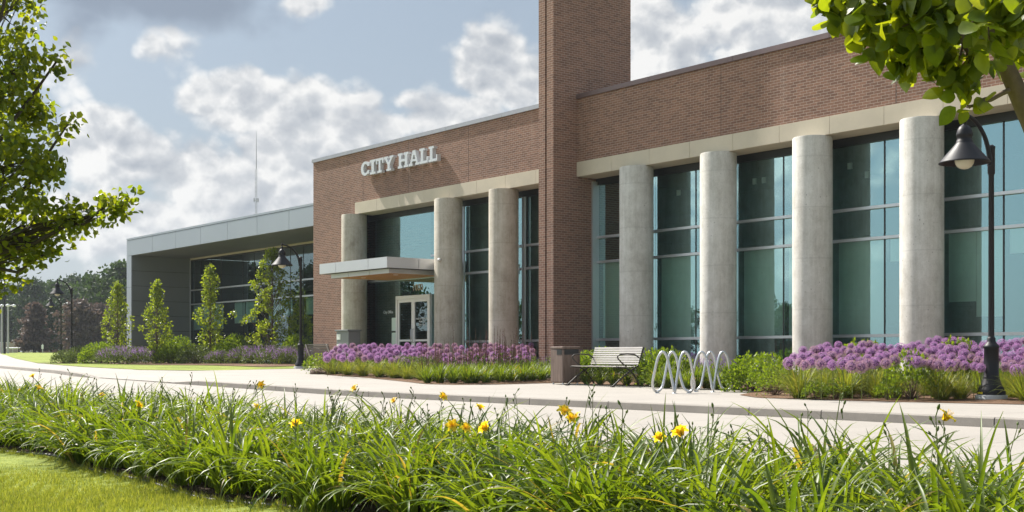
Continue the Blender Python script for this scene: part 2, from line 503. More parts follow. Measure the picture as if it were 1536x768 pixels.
# grass in front of the low wing, and its planting bed
sheet('lawn', frange(-160, -41.3, 50) + frange(-41.2, -38.95, 10), walk_back, lambda x: max(walk_back(x) + .1, 24.4 if x > -66 else 60), 10, M['lawn'], .012)
BEDF = [(-38.2, 23.6), (-37.3, 20.9), (-34.5, 19.4), (-32.3, 18.5), (-29.4, 18.1), (-26., 17.1), (-24.4, 16.6), (-23.7, 16.9), (-23.15, 19.6), (-19.7, 19.35), (-17.2, 19.0),
        (-16.1, 18.5), (-15.1, 16.9), (-13.9, 16.0), (-11.85, 16.1), (-9.67, 16.75), (-6., 17.3), (-2., 18.)]
bedf = lambda x: lerp_tab(BEDF, x)
sheet('mulch_bed', frange(-38.2, -2, 150), bedf, lambda x: 24.45, 14, M['mulch'], .008, zg, lambda x, y, t: .05 * math.sin(PI * min(1, t * 2.5) / 2) + .012 * math.sin(x * 7) * math.sin(y * 9) * min(1, t * 8))
sheet('mulch_bed', frange(-67, -41.5, 40), lambda x: 21.3 + .25 * math.sin(x * .5), lambda x: 24.7, 6, M['mulch'], .03)
# roadside daylily bed, its edging, and the near lawn
bed0 = lambda x: 4.60 + .10 * math.sin(x * .8 + .5) + .05 * math.sin(x * 2.1)
bed1 = lambda x: 6.75
sheet('soil_bed', frange(-60, 10, 100), bed0, bed1, 5, M['soil'], .012)
sheet('near_lawn', [-160, -100, -60] + frange(-40, 12, 60), lambda x: -30., lambda x: bed0(x) - .03, 12, M['lawn'], .006)
e = MB()
e.tube([(x, bed0(x) - .03, zg(x, bed0(x)) + .006) for x in frange(-40, 6, 150)], .016, 6)
tag(e.build('bed_edging', M['edging']), 'thin dark plastic edging strip between the near lawn and the daylily bed', 'edging')

# ------------------------------------------------------------------ city hall
FY = 24.5; GY = 25.30; CY = 24.56
TX0, TX1 = -28.836, -28.165
FZ = .25        # ground floor
hall = thing('city_hall', 'two-storey brick city hall with concrete columns, tall glass bays and a slender brick tower', 'building', (-28, 24.5, 0))
def hp(mb, name, mats, parent=hall):
    return mb.build(name, mats, parent, (28, -24.5, 0) if parent is hall else (0, 0, 0))

w = MB()
w.box(-43.92, FY, 6.382, TX0, FY + .4, 8.24)
w.box(TX1, FY, 6.382, -7., FY + .4, 8.24)
w.box(-43.92, FY, -.1, -40.73, FY + .4, 6.378)
w.box(-43.92, FY + .402, -.1, -43.5, 38, 8.24)     # return end
w.box(-7.4, FY + .402, -.1, -7., 38, 8.24)
w.box(-43.5, 37.6, -.1, -7.4, 38, 8.24)
hp(w, 'brick_wall', M['brick'])
w = MB()
for x in (-37.15, -33.6, -40.2): w.box(x - .008, FY - .0025, 6.39, x + .008, FY + .05, 8.2)
for x in (-22.5, -17.2): w.box(x - .008, FY - .0025, 6.39, x + .008, FY + .05, 8.2)
hp(w, 'expansion_joint', M['rubber'])
# tower
w = MB()
w.box(TX0, 23.58, -.1, -28.544, 26.65, 15.9)
w.box(-28.4665, 23.58, -.1, TX1, 26.65, 15.9)
w.box(-28.543, 23.70, -.1, -28.4675, 26.6, 15.85)
tw = hp(w, 'tower', M['brick'])
w = MB(); w.box(TX0 - .03, 23.55, 15.902, TX1 + .03, 26.68, 16.02); hp(w, 'coping', M['cap'], tw)
# parapet coping, seams every 3 m
def coping(name, x0, x1, mat):
    w = MB(); x = x0
    while x < x1 - .01:
        xe = min(x1, x + 3.05)
        w.box(x, FY - .05, 8.242, xe - .012, FY + .46, 8.372); x = xe
    w.box(x0, FY - .035, 8.25, x1, FY + .44, 8.36)
    hp(w, name, mat)
coping('parapet_coping', -43.97, TX0 - .002, M['greycap'])
coping('parapet_coping', TX1 + .002, -7., M['cap'])
# buff stone lintel, in panels
w = MB()
def lint(x0, x1):
    x = x0; k = 0
    while x < x1 - .01:
        xe = min(x1, x + 1.524); k += 1
        w.bbox(x + .004, FY - .035, 5.95, xe - .004, GY - .08, 6.38, .006); x = xe
lint(-40.728, TX0 - .003); lint(TX1 + .003, -7.05)
hp(w, 'stone_lintel', M['stone'])
# round columns
COLX = [-40.93, -34.83, -31.79, -25.72, -22.65, -19.6, -16.57, -13.53, -10.5]
for x in COLX:
    w = MB(); w.lathe([(.475, -.1), (.475, 5.915), (.462, 5.946)], 64)
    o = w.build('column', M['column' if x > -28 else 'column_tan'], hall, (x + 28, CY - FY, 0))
    if x == -34.83:
        w = MB(); w.lathe([(.0, 0), (.05, .0), (.055, .02), (.05, .06), (.0, .09)], 12, cap=False)
        lo = w.build('wall_lamp', M['white'], o, (.16, -.455, 3.88)); lo.rotation_euler = (PI / 2, 0, 0)

# glazing: each bay is a window part with frame, panes, blind
def bay(x0, x1, zs, verts, blind=None, name='window', glass='glass', y=GY, zb=FZ, zt=5.86, fr=.06, spandrel=True, parent=None, org=None, topframe='dark', edges=(False, False), blindz=None):
    parent = parent or hall; org = org or (28, -24.5, 0)
    xs = [x0] + verts + [x1]
    zz = [zb] + list(zs) + [zt]
    g = MB()
    for a, b in zip(xs, xs[1:]):
        for c, d in zip(zz, zz[1:]):
            g.add([(a + .004, y, c), (b - .004, y, c), (b - .004, y, d), (a + .004, y, d)], [(0, 1, 2, 3)])
    wn = g.build(name, M[glass], parent, org)
    f = MB()
    for z in zs:
        q = MB(); q.box(x0 + .061, y - .10, z - .035, x1 - .001, y - .004, z + .035); q.build('rail', M['alu'], wn)
    if edges[0]: f.box(x0, y - .25, zb, x0 + .06, y - .003, zt)
    if edges[1]: f.box(x1 - .075, y - .075, zb, x1, y - .003, zt)
    if f.v: f.build('frame', M['alu'], wn)
    d = MB()
    for v in verts:
        q = MB(); q.box(v - .018, y - .012, zb, v + .018, y - .0015, zt - .101); q.build('gasket', M['dark'], wn)
    d.box(x0, y - .065, zt - .10, x1, y - .006, zt + .09)
    d.build('head_frame', M['dark'], wn)
    if spandrel:
        s = MB(); s.box(x0, y + .06, zb, x1, y + .1, zs[0] - .02); s.build('spandrel', M['spandrel'], wn)
    if blind:
        s = MB()
        for (a, b, c, dd) in blind: s.box(a, y + .12, c, b, y + .13, dd)
        s.build('blind', M['blind'], wn)
    return wn
MZ = (1.166, 3.47, 4.205)
RB = [(-28.16, -25.72), (-25.72, -22.65), (-22.65, -19.6), (-19.6, -16.57), (-16.57, -13.53), (-13.53, -10.5), (-10.5, -7.1)]
for i, (a, b) in enumerate(RB):
    v = [b - 1.5] if i else []
    bl = [(a + .12, b - 1.57 if v else b - .1, 1.18, 3.44)]
    if i == 4: bl = [(a + .12, a + .8, 1.9, 3.44), (a + .81, b - 1.57, 1.55, 3.44)]
    if v: bl.append((b - 1.43, b - .1, 1.18 if i < 3 else 2.9, 3.44))
    bay(a + .002, b - .002, MZ, v, bl, edges=(i == 0, False))
# left opening
bay(-41.05, -39.08, (3.47,), [], None, spandrel=False)
bay(-36.88, -34.832, (3.47, 4.205), [], None, spandrel=False)
wn = bay(-39.078, -36.882, (3.47,), [], None, zb=2.86, spandrel=False)
bay(-34.828, -31.792, MZ, [-34.72], None, spandrel=True)
bay(-31.788, TX0 - .002, MZ, [-31.5], None, spandrel=True)
f = MB()
f.box(-34.93, GY - .13, FZ, -34.79, GY - .072, 5.75); f.box(-31.62, GY - .13, FZ, -31.5, GY - .072, 5.75)
hp(f, 'mullion', M['alu'])
# entrance doors
dz0, dz1 = FZ, 2.86
door = MB()
DX0, DX1, DC = -39.08, -36.88, -37.98
for (a, b) in ((DX0, DX0 + .09), (DX1 - .09, DX1)): door.bbox(a, GY - .10, dz0, b, GY + .02, dz1 - .004, .006)
door.bbox(DX0 + .091, GY - .10, dz1 - .13, DX1 - .091, GY + .02, dz1 - .004, .006)
dr = hp(door, 'entrance_door', M['white'])
for s, (a, b) in enumerate(((DX0 + .095, DC - .004), (DC + .004, DX1 - .095))):
    q = MB(); z1 = dz1 - .135
    q.bbox(a, GY - .07, dz0 + .01, a + .10, GY - .02, z1, .005); q.bbox(b - .10, GY - .07, dz0 + .01, b, GY - .02, z1, .005)
    q.bbox(a + .101, GY - .07, z1 - .11, b - .101, GY - .02, z1, .005); q.bbox(a + .101, GY - .07, dz0 + .01, b - .101, GY - .02, dz0 + .2, .005)
    q.bbox(a + .101, GY - .066, 1.2, b - .101, GY - .03, 1.27, .004)
    q.build('door_leaf', M['white'], dr)
    q = MB(); q.add([(a + .1, GY - .04, dz0 + .2), (b - .1, GY - .04, dz0 + .2), (b - .1, GY - .04, z1 - .1), (a + .1, GY - .04, z1 - .1)], [(0, 1, 2, 3)])
    q.build('door_glass', M['glass_dark'], dr)
    hx = (b - .05) if s == 0 else (a + .05)
    q = MB(); q.tube([(hx, GY - .07, 1.15), (hx, GY - .14, 1.18), (hx, GY - .14, 1.62), (hx, GY - .07, 1.65)], .014, 8)
    q.build('handle', M['alu'], dr)
def text(name, s, size, loc, mat, parent, align='CENTER', ex=.001):
    cu = bpy.data.curves.new(name, 'FONT'); cu.body = s; cu.size = size; cu.align_x = align; cu.extrude = ex; cu.space_line = 1.05
    tmp = bpy.data.objects.new(name + '_curve', cu); COL.objects.link(tmp)
    me = bpy.data.meshes.new_from_object(tmp.evaluated_get(bpy.context.evaluated_depsgraph_get()))
    bpy.data.objects.remove(tmp)
    o = bpy.data.objects.new(name, me); COL.objects.link(o)
    me.materials.clear(); me.materials.append(mat); o.parent = parent; o.location = loc; o.rotation_euler = (PI / 2, 0, 0)
    return o
text('door_lettering', 'Hours of Operation\nMon - Fri\n8am - 5pm', .1, (-37.43, GY - .046, 1.98), M['white'], dr)
text('window_lettering', 'City Office', .15, (-39.72 + 28, GY - .006 - 24.5, 2.25), M['white'], hall)
text('address_number', '1000', .34, (-37.78 + 28, GY - .008 - 24.5, 3.02), M['stone'], hall)
q = MB()
for z0 in (1.05, 1.6): q.box(-39.48, GY - .012, z0, -39.22, GY - .006, z0 + .48)
hp(q, 'paper_notice', M['blind'])
# canopy over the doors
PY = FY - 2.0
cn = MB()
cx0, cx1 = -39.9, -35.4
cuts = [cx0, -38.75, -36.6, cx1]
for a, b in zip(cuts, cuts[1:]): cn.box(a + .011, PY, 3.597, b - .011, PY + .05, 3.955)
for a, b in zip((PY + .052, PY + 1.265), (PY + 1.243, GY - .1)):
    cn.box(cx1 - .05, a, 3.597, cx1 - .004, b, 3.955); cn.box(cx0 + .004, a, 3.597, cx0 + .05, b, 3.955)
cn.box(cx0 + .051, PY + .051, 3.61, cx1 - .051, GY - .1, 3.93, 1)
for a, b in zip((cx0 + .3, -38.4, -37.0), (-38.4, -37.0, cx1 - .35)): cn.box(a + .011, PY + .3, 3.445, b - .011, PY + .34, 3.594)
cn.box(cx1 - .39, PY + .342, 3.445, cx1 - .354, PY + 1.2, 3.594); cn.box(cx1 - .39, PY + 1.21, 3.445, cx1 - .354, GY - .1, 3.594)
cn.box(cx0 + .304, PY + .342, 3.445, cx0 + .34, GY - .1, 3.594)
cp = hp(cn, 'canopy', [M['canopy'], M['dark']])
q = MB()
n = 26
for k in range(n):
    y0 = PY + .345 + (GY - .12 - PY - .345) * k / n; y1 = PY + .345 + (GY - .12 - PY - .345) * (k + 1) / n
    q.box(cx0 + .345, y0 + .003, 3.458, cx1 - .395, y1 - .003, 3.50)
q.build('wood_soffit', M['wood'], cp)
for x in (-38.7, -36.6):
    q = MB(); q.lathe([(.09, 3.45), (.09, 3.47)], 16, (x, PY + 1.1, 0)); q.build('downlight', M['white'], cp)
# inside: floors, back wall, ceilings seen through the glass
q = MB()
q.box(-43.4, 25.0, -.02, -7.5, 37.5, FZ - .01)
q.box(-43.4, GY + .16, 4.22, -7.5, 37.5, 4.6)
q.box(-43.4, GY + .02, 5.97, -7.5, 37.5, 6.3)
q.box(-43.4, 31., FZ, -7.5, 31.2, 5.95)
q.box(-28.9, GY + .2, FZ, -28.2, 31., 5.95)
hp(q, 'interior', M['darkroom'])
for px_, py_ in ((1017, 289), (1145, 270), (1131, 272), (1274, 249), (1300, 262)):
    k_ = HYY + RY * (px_ - 768) / FP; Z_ = 26.4 / k_; x_ = HX * Z_ + RX * (px_ - 768) / FP * Z_; z_ = EYE + (HY - py_) / FP * Z_
    q = MB(); q.bbox(x_ - .06, 26.4, z_ - .08, x_ + .06, 26.45, z_ + .08, .005); hp(q, 'wall_panel', M['white'])
q = MB(); q.box(-43.45, FY + .45, 7.7, -7.45, 37.55, 7.8); hp(q, 'roof', M['roof'])

# letters of the sign: slab-serif outlines, extruded
sign = thing('wall_sign', 'raised white CITY HALL letters fixed to the brick above the entrance', 'sign', (-37.5, FY, 7.26))
LH = .52
def extr(name, polys, x0, wd):
    b = MB()
    d0, d1 = -.20, -.05
    for poly in polys:
        n = len(poly)
        pts = [(x0 + 37.5 + u * wd, v * LH) for u, v in poly]
        bm = bmesh.new()
        vs = [bm.verts.new((u, d0, v)) for u, v in pts]
        f = bm.faces.new(vs)
        r = bmesh.ops.extrude_face_region(bm, geom=[f])
        for g in r['geom']:
            if isinstance(g, bmesh.types.BMVert): g.co.y = d1
        bmesh.ops.recalc_face_normals(bm, faces=bm.faces[:])
        bmesh.ops.triangulate(bm, faces=[q for q in bm.faces if len(q.verts) > 4])
        bm.verts.index_update()
        b.add([v.co for v in bm.verts], [[v.index for v in q.verts] for q in bm.faces])
        bm.free()
    b.build('letter', M['letter'], sign)
s_ = .15
Ipoly = [[(0, 0), (1, 0), (1, s_), (.72, s_), (.72, 1 - s_), (1, 1 - s_), (1, 1), (0, 1), (0, 1 - s_), (.28, 1 - s_), (.28, s_), (0, s_)]]
Tpoly = [[(.2, 0), (.8, 0), (.8, s_), (.63, s_), (.63, .84), (.86, .84), (.86, .62), (1, .62), (1, 1), (0, 1), (0, .62), (.14, .62), (.14, .84), (.37, .84), (.37, s_), (.2, s_)]]
Ypoly = [[(.25, 0), (.75, 0), (.75, s_), (.62, s_), (.62, .42), (.9, .86), (1, .86), (1, 1), (.6, 1), (.6, .86), (.68, .86), (.5, .58), (.32, .86), (.4, .86), (.4, 1), (0, 1), (0, .86), (.1, .86), (.38, .42), (.38, s_), (.25, s_)]]
def Hside(m):
    p = [(0, 0), (.42, 0), (.42, s_), (.33, s_), (.33, .42), (.5, .42), (.5, .58), (.33, .58), (.33, 1 - s_), (.42, 1 - s_), (.42, 1), (0, 1), (0, 1 - s_), (.1, 1 - s_), (.1, s_), (0, s_)]
    return p if not m else [(1 - u, v) for u, v in reversed(p)]
Hpoly = [Hside(False), Hside(True)]
Apoly = [[(0, 0), (.36, 0), (.36, s_), (.29, s_), (.33, .28), (.5, .28), (.5, .42), (.38, .42), (.46, .7), (.5, .7), (.5, 1), (.36, 1), (.12, s_), (0, s_)],
         [(1, 0), (1, s_), (.88, s_), (.64, 1), (.5, 1), (.5, .7), (.54, .7), (.62, .42), (.5, .42), (.5, .28), (.67, .28), (.71, s_), (.64, s_), (.64, 0)]]
Lpoly = [[(0, 0), (1, 0), (1, .42), (.86, .42), (.86, .17), (.45, .17), (.45, 1 - s_), (.6, 1 - s_), (.6, 1), (0, 1), (0, 1 - s_), (.15, 1 - s_), (.15, s_), (0, s_)]]
def Cp():
    o = []
    for k in range(15):
        a = math.radians(48 + 264 * k / 14); o.append((.5 + .5 * math.cos(a) * 1.0, .5 + .5 * math.sin(a)))
    i = []
    for k in range(15):
        a = math.radians(312 - 264 * k / 14); i.append((.54 + .25 * math.cos(a), .5 + .33 * math.sin(a)))
    return [o + [(.95, .1), (.95, .36), (.8, .36)] + i + [(.8, .64), (.95, .64), (.95, .9)]]
def px_x(px): return -75116. / (px + 720.) + 19.196 + .19
for poly, a, b in ((Cp(), 544.3, 557), (Ipoly, 557.8, 566), (Tpoly, 566.8, 577.5), (Ypoly, 579, 592.5), (Hpoly, 599.5, 615), (Apoly, 616, 631), (Lpoly, 631.8, 644), (Lpoly, 645.5, 658.2)):
    xa, xb = px_x(a), px_x(b); extr('letter', poly, xa, xb - xa)

# ------------------------------------------------------------------ low metal wing
wing = thing('office_wing', 'low grey metal-clad wing with deep overhang and dark glass beyond the brick hall', 'building', (-54, 24.8, 0))
WO = (54, -24.8, 0)
def wp(mb, name, mats): return mb.build(name, mats, wing, WO)
WX0, WXI, WX1, WY, WG = -64.12, -63.48, -43.93, 24.8, 28.08
q = MB()
js = [WX0, -60.73, -57.87, -55.03, -52.23, -49.34, -46.48, WX1]
for a, b in zip(js, js[1:]): q.box(a + .012, WY, 5.85, b - .012, WY + .04, 6.64)
for a, b in zip(js, js[1:]): q.box(a + .003, WY - .01, 6.66, b - .003, WY + .3, 6.75)
z = 5.84
while z > 0:
    z0 = max(-.05, z - 1.62); q.box(WX0 + .004, WY, z0 + .006, WXI - .004, WY + .04, z - .006); z = z0 - .001
wp(q, 'metal_fascia', M['panel'])
q = MB()
z = 5.84
while z > -.02:
    z0 = max(-.05, z - .775); q.box(WXI - .04, WY + .041, z0 + .008, WXI, WG + .2, z - .008); z = z0 - .0001
    if z <= -.04: break
wp(q, 'end_wall', M['panel_dark'])
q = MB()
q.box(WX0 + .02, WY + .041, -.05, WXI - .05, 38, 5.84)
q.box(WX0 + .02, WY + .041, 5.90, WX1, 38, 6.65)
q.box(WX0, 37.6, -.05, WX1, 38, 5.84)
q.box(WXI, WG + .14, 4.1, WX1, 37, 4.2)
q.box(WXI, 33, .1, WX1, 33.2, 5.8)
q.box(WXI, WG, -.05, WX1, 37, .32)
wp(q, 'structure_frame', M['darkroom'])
q = MB()
for k in range(7):
    a = WX0 + (WX1 - WX0) * k / 7; b = WX0 + (WX1 - WX0) * (k + 1) / 7
    q.box(a + .006, WY + .045, 5.84, b - .006, WG, 5.895)
wp(q, 'soffit', M['panel_dark'])
nb = 4
for k in range(nb):
    a = WXI + (WX1 - WXI) * k / nb + .003; b = WXI + (WX1 - WXI) * (k + 1) / nb - .003
    vv = [a + (b - a) * j / 4 for j in (1, 2, 3)]
    bl = [(a + .05 + (b - a) * j / 4, a - .05 + (b - a) * (j + 1) / 4, 2.05 + .25 * ((j * 3 + k) % 3), 3.33) for j in range(4) if (j + k) % 4 != 3]
    wn = bay(a, b, (3.39, 4.135), vv, bl, 'window', 'glass_dark', WG, .35, 5.78, spandrel=False, parent=wing, org=WO)
q = MB(); q.box(WXI, WG - .075, 5.74, WX1, WG - .071, 5.835); wp(q, 'head_trim', M['stone'])
q = MB(); q.box(WXI + .002, WG - .09, .3, WXI + .09, WG - .072, 5.74); wp(q, 'mullion', M['alu'])

# ------------------------------------------------------------------ street lamps
def make_lamp(loc, label, rz=0.):
    t = thing('street_lamp', label, 'street lamp', loc, rz, 'black bell-shaded street lamps')
    q = MB(); q.lathe([(.235, -.1), (.235, .09), (.225, .10)], 32); q.build('footing', M['plinth'], t)
    q = MB(); q.lathe([(.205, .10), (.205, .15), (.19, .18), (.185, .2), (.15, .26), (.125, .34), (.118, .355), (.122, .37), (.11, .38), (.105, .80), (.118, .815), (.118, .84), (.10, .86), (.07, .90), (.062, .92), (.062, .96), (.045, .98)], 32)
    b = q.build('base', M['black'], t)
    q = MB()
    for k in range(8):
        a = -PI / 2 - .7 + k * .075; a2 = a + .075
        q.add([(.207 * math.cos(a), .207 * math.sin(a), .112), (.207 * math.cos(a2), .207 * math.sin(a2), .112), (.207 * math.cos(a2), .207 * math.sin(a2), .145), (.207 * math.cos(a), .207 * math.sin(a), .145)], [(0, 1, 2, 3)])
    q.build('plate', M['yellow'], b)
    q = MB(); q.lathe([(.045, .97), (.04, 3.45), (.054, 3.46), (.054, 3.84), (.06, 3.85), (.06, 3.875), (.03, 3.90), (.0, 3.905)], 20, cap=False); q.build('pole', M['black'], t)
    q = MB()
    pts = []
    for k in range(15):
        a = PI / 2 * k / 14
        pts.append((0, -.72 + .68 * math.sin(a) if k else -.72, 3.58 + .70 * math.cos(a)))
    pts[0] = (0, -.74, 4.285)
    q.tube(pts, [.026 + .014 * k / 14 for k in range(15)], 10)
    q.build('arm', M['black'], t)
    h = MB()
    h.lathe([(.012, 4.34), (.02, 4.33), (.03, 4.30), (.03, 4.25), (.02, 4.235), (.02, 4.215), (.04, 4.2), (.045, 4.18), (.04, 4.16), (.02, 4.145), (.03, 4.13), (.075, 4.10), (.105, 4.05), (.118, 3.99), (.122, 3.96), (.108, 3.955), (.108, 3.90), (.118, 3.89), (.122, 3.86), (.13, 3.845), (.355, 3.585), (.37, 3.565), (.368, 3.555), (.35, 3.565), (.12, 3.80)], 36, (0, -.72, 0), cap=False)
    hd = h.build('lamp_shade', M['black'], t)
    g = MB(); g.lathe([(.14, 3.64), (.14, 3.585), (.128, 3.54), (.1, 3.50), (.055, 3.475), (.0, 3.465)], 24, (0, -.72, 0), cap=False); g.build('globe', M['globe'], hd)
    return t
lamp = make_lamp((-10.68, 17.63, .0), 'nearest black bell-shaded street lamp with yellow base plate among the purple alliums')
reg(lamp)
for (px, Z, z, lab) in ((451, 43.9, .22, 'black bell-shaded street lamp in front of the dark glass wing beside a bench'),
                        (107.5, 64., .21, 'tall-looking black bell-shaded street lamp at the edge of the grass left of the wing'),
                        (91.5, 91.5, .68, 'smaller farther black street lamp standing in the field behind another lamp')):
    x, y = at(px, Z)
    copy_tree(lamp, (x, y, z), 0, 1., lab, 'black bell-shaded street lamps')

# ------------------------------------------------------------------ benches
def make_bench(loc, rz, slatm, legm, label):
    t = thing('park_bench', label, 'bench', loc, rz, 'metal slat benches')
    L = .93
    q = MB()
    for k in range(9):
        y = -.26 + k * .058; z = .45 - .012 * math.sin(PI * k / 8)
        q.bbox(-L, y, z - .012, L, y + .045, z, .004)
    q.build('seat', slatm, t)
    q = MB()
    for k in range(8):
        s = .06 + k * .052; y = .27 + s * .30; z = .43 + s * .95
        dy, dz = .28 * .036, .96 * .036
        q.add([(-L, y, z), (L, y, z), (L, y + dy, z + dz), (-L, y + dy, z + dz), (-L, y + .014, z - .004), (L, y + .014, z - .004), (L, y + .014 + dy, z + dz - .004), (-L, y + .014 + dy, z + dz - .004)],
              [(0, 1, 2, 3), (7, 6, 5, 4), (0, 4, 5, 1), (3, 2, 6, 7), (0, 3, 7, 4), (1, 5, 6, 2)])
    q.build('backrest', slatm, t)
    for sx in (-1, 1):
        x = sx * (L - .03)
        q = MB()
        q.tube([(x, .46, .86), (x, .40, .70), (x, .30, .45), (x, .12, .36), (x, -.12, .20), (x, -.36, .015)], .02, 8)
        q.tube([(x, -.27, .43), (x, -.05, .42), (x, .10, .36), (x, .26, .18), (x, .38, .015)], .02, 8)
        q.bbox(x - .03, -.41, 0, x + .03, -.32, .02, .004); q.bbox(x - .03, .34, 0, x + .03, .43, .02, .004)
        q.build('leg_frame', legm, t)
        q = MB()
        q.tube([(x, .36, .62), (x, .22, .70), (x, .02, .715), (x, -.17, .70), (x, -.235, .66), (x, -.22, .61), (x, -.12, .52), (x, .0, .44)], .016, 8)
        q.build('armrest', legm, t)
    return t
make_bench((-20.95, 18.98, zg(-20.95, 19.)), math.radians(-8), M['benchmetal'], M['benchdark'], 'silvery metal slat bench facing the street beside the brown litter bin')
bx, by = at(487, 40.5)
make_bench((bx + .12, by + .1, zg(bx, by)), math.radians(172), M['benchdark'], M['benchmetal'], 'slat bench seen from behind, shade of its back put into the dark slats, beside the purple flower bed')

# litter bin
def make_bin():
    x, y = at(848, 29.55)
    t = thing('litter_bin', 'square brown wood-grained litter bin standing left of the silvery bench', 'litter bin', (x, y, zg(x, y)), math.radians(-6))
    q = MB(); q.bbox(-.25, -.25, .04, .25, .25, .82, .035)
    q.build('body', M['binwood'], t)
    q = MB(); q.bbox(-.262, -.262, .822, .262, .262, .885, .03); q.build('lid', M['binwood'], t)
    q = MB(); q.box(.02, -.256, .69, .22, -.245, .81); q.box(.245, -.2, .69, .256, .2, .81); q.build('opening', M['dark'], t)
    q = MB()
    for a in (-.2, .2):
        for b in (-.2, .2): q.lathe([(.025, 0), (.02, .06)], 10, (a, b, 0))
    q.build('foot', M['steel'], t)
make_bin()

# wave racks: one closed tube with three humps
def make_rack(pa, pv, pb, label):
    P = [Vector((*on_ground(*p)[:2], 0)) for p in (pa, pv, pb)]
    c = (P[0] + P[1] + P[2]) / 3
    z = zg(c.x, c.y)
    t = thing('bike_rack', label, 'bike rack', (c.x, c.y, z), 0, 'looped tube bike racks')
    ang0 = math.atan2(P[1].y - c.y, P[1].x - c.x)
    r = .27
    pts = []
    half = [(0, -.2, .03), (.035, -.175, .2), (.08, -.14, .45), (.125, -.115, .66), (.20, -.10, .765), (.285, -.09, .67), (.34, -.08, .45), (.385, -.05, .2), (.36, -.02, .07), (.29, .01, .03), (.21, .04, .09), (.165, .07, .22), (.115, .10, .45), (.07, .115, .67)]
    ctl = half + [(0, .12, .765)] + [(-u, v, w_) for u, v, w_ in reversed(half[1:])]
    n = len(ctl)
    for i in range(n):
        p0, p1, p2, p3 = (Vector(ctl[(i + k) % n]) for k in (-1, 0, 1, 2))
        for j in range(5):
            u = j / 5
            q = .5 * ((2 * p1) + (p2 - p0) * u + (2 * p0 - 5 * p1 + 4 * p2 - p3) * u * u + (3 * p1 - p0 - 3 * p2 + p3) * u ** 3)
            pts.append((q.x * RX + q.y * HX, q.x * RY + q.y * HYY, q.z))
    q = MB(); q.tube(pts, .025, 10, closed=True); q.build('tube', M['steel'], t)
    for fx, fy in ((0, -.2), (.29, .01), (-.29, .01)):
        q = MB(); q.lathe([(.05, -.005), (.05, .008), (.02, .012), (.018, .03), (.0, .035)], 14, (fx * RX + fy * HX, fx * RY + fy * HYY, 0), cap=False); q.build('foot_plate', M['steel'], t)
make_rack((985, 588), (1011, 592), (1034, 589.5), 'looped steel tube bike rack next to the silvery bench')
make_rack((1043, 586), (1068, 589.5), (1091, 587), 'looped steel tube bike rack nearer the round green shrub')

# return box by the first column
x, y = at(526.5, 45.9)
t = thing('drop_box', 'grey metal drop box with two white labels in front of the left column', 'drop box', (x, 23.6, zg(x, 23.6)), math.radians(0))
q = MB(); q.bbox(-.42, -.25, 0, .42, .25, 1.28, .02); q.build('cabinet', M['panel_dark'], t)
q = MB(); q.bbox(-.46, -.3, 1.283, .46, .28, 1.34, .012); q.build('lid', M['panel_dark'], t)
q = MB()
for z in (.62, .98): q.bbox(-.39, -.262, z, -.13, -.252, z + .2, .003)
q.build('label_plate', M['white'], t)
# small stone by the second bench
x, y, z = on_ground(477, 561)
bm = bmesh.new(); bmesh.ops.create_icosphere(bm, subdivisions=3, radius=.22)
for v in bm.verts:
    n_ = v.co.normalized(); k = 1 + .18 * math.sin(n_.x * 5 + 1) * math.cos(n_.y * 6) + .08 * math.sin(n_.z * 9 + n_.x * 7)
    v.co = Vector((v.co.x * 1.3 * k, v.co.y * k, max(-.05, v.co.z * .62 * k)))
me = bpy.data.meshes.new('boulder'); bm.to_mesh(me); bm.free(); me.materials.append(M['twig'])
tag(inst('boulder', me, None, (x, y, z + .02)), 'low brown boulder at the corner of the allium bed by the bench', 'rock')

# ------------------------------------------------------------------ plants
def rvec(r=R_):
    while True:
        v = Vector((r.uniform(-1, 1), r.uniform(-1, 1), r.uniform(-1, 1)))
        if .05 < v.length < 1: return v.normalized()

def leaf(b, p, d, up, L, W, mi=0, fold=.25, curl=.15, fine=False):
    """ovate folded leaf from p along d"""
    d = d.normalized()
    s = d.cross(up)
    if s.length < 1e-3: s = d.orthogonal()
    s.normalize(); n = s.cross(d).normalized()
    def P(u, v):
        return p + d * (u * L) + s * (v * W) + n * (fold * abs(v) * W * .8 - curl * L * u * u)
    if not fine:
        b.add([P(0, 0), P(.28, .46), P(.62, .42), P(1, 0), P(.62, -.42), P(.28, -.46)], [(0, 3, 2, 1), (0, 5, 4, 3)], mi, True)
    else:
        vs = [P(0, 0), P(.12, .30), P(.3, .47), P(.5, .48), P(.7, .37), P(.87, .18), P(1, 0), P(.87, -.18), P(.7, -.37), P(.5, -.48), P(.3, -.47), P(.12, -.30), P(.3, 0), P(.5, 0), P(.7, 0)]
        b.add(vs, [(0, 12, 2, 1), (12, 13, 3, 2), (13, 14, 4, 3), (14, 6, 5, 4), (0, 11, 10, 12), (12, 10, 9, 13), (13, 9, 8, 14), (14, 8, 7, 6)], mi, True)

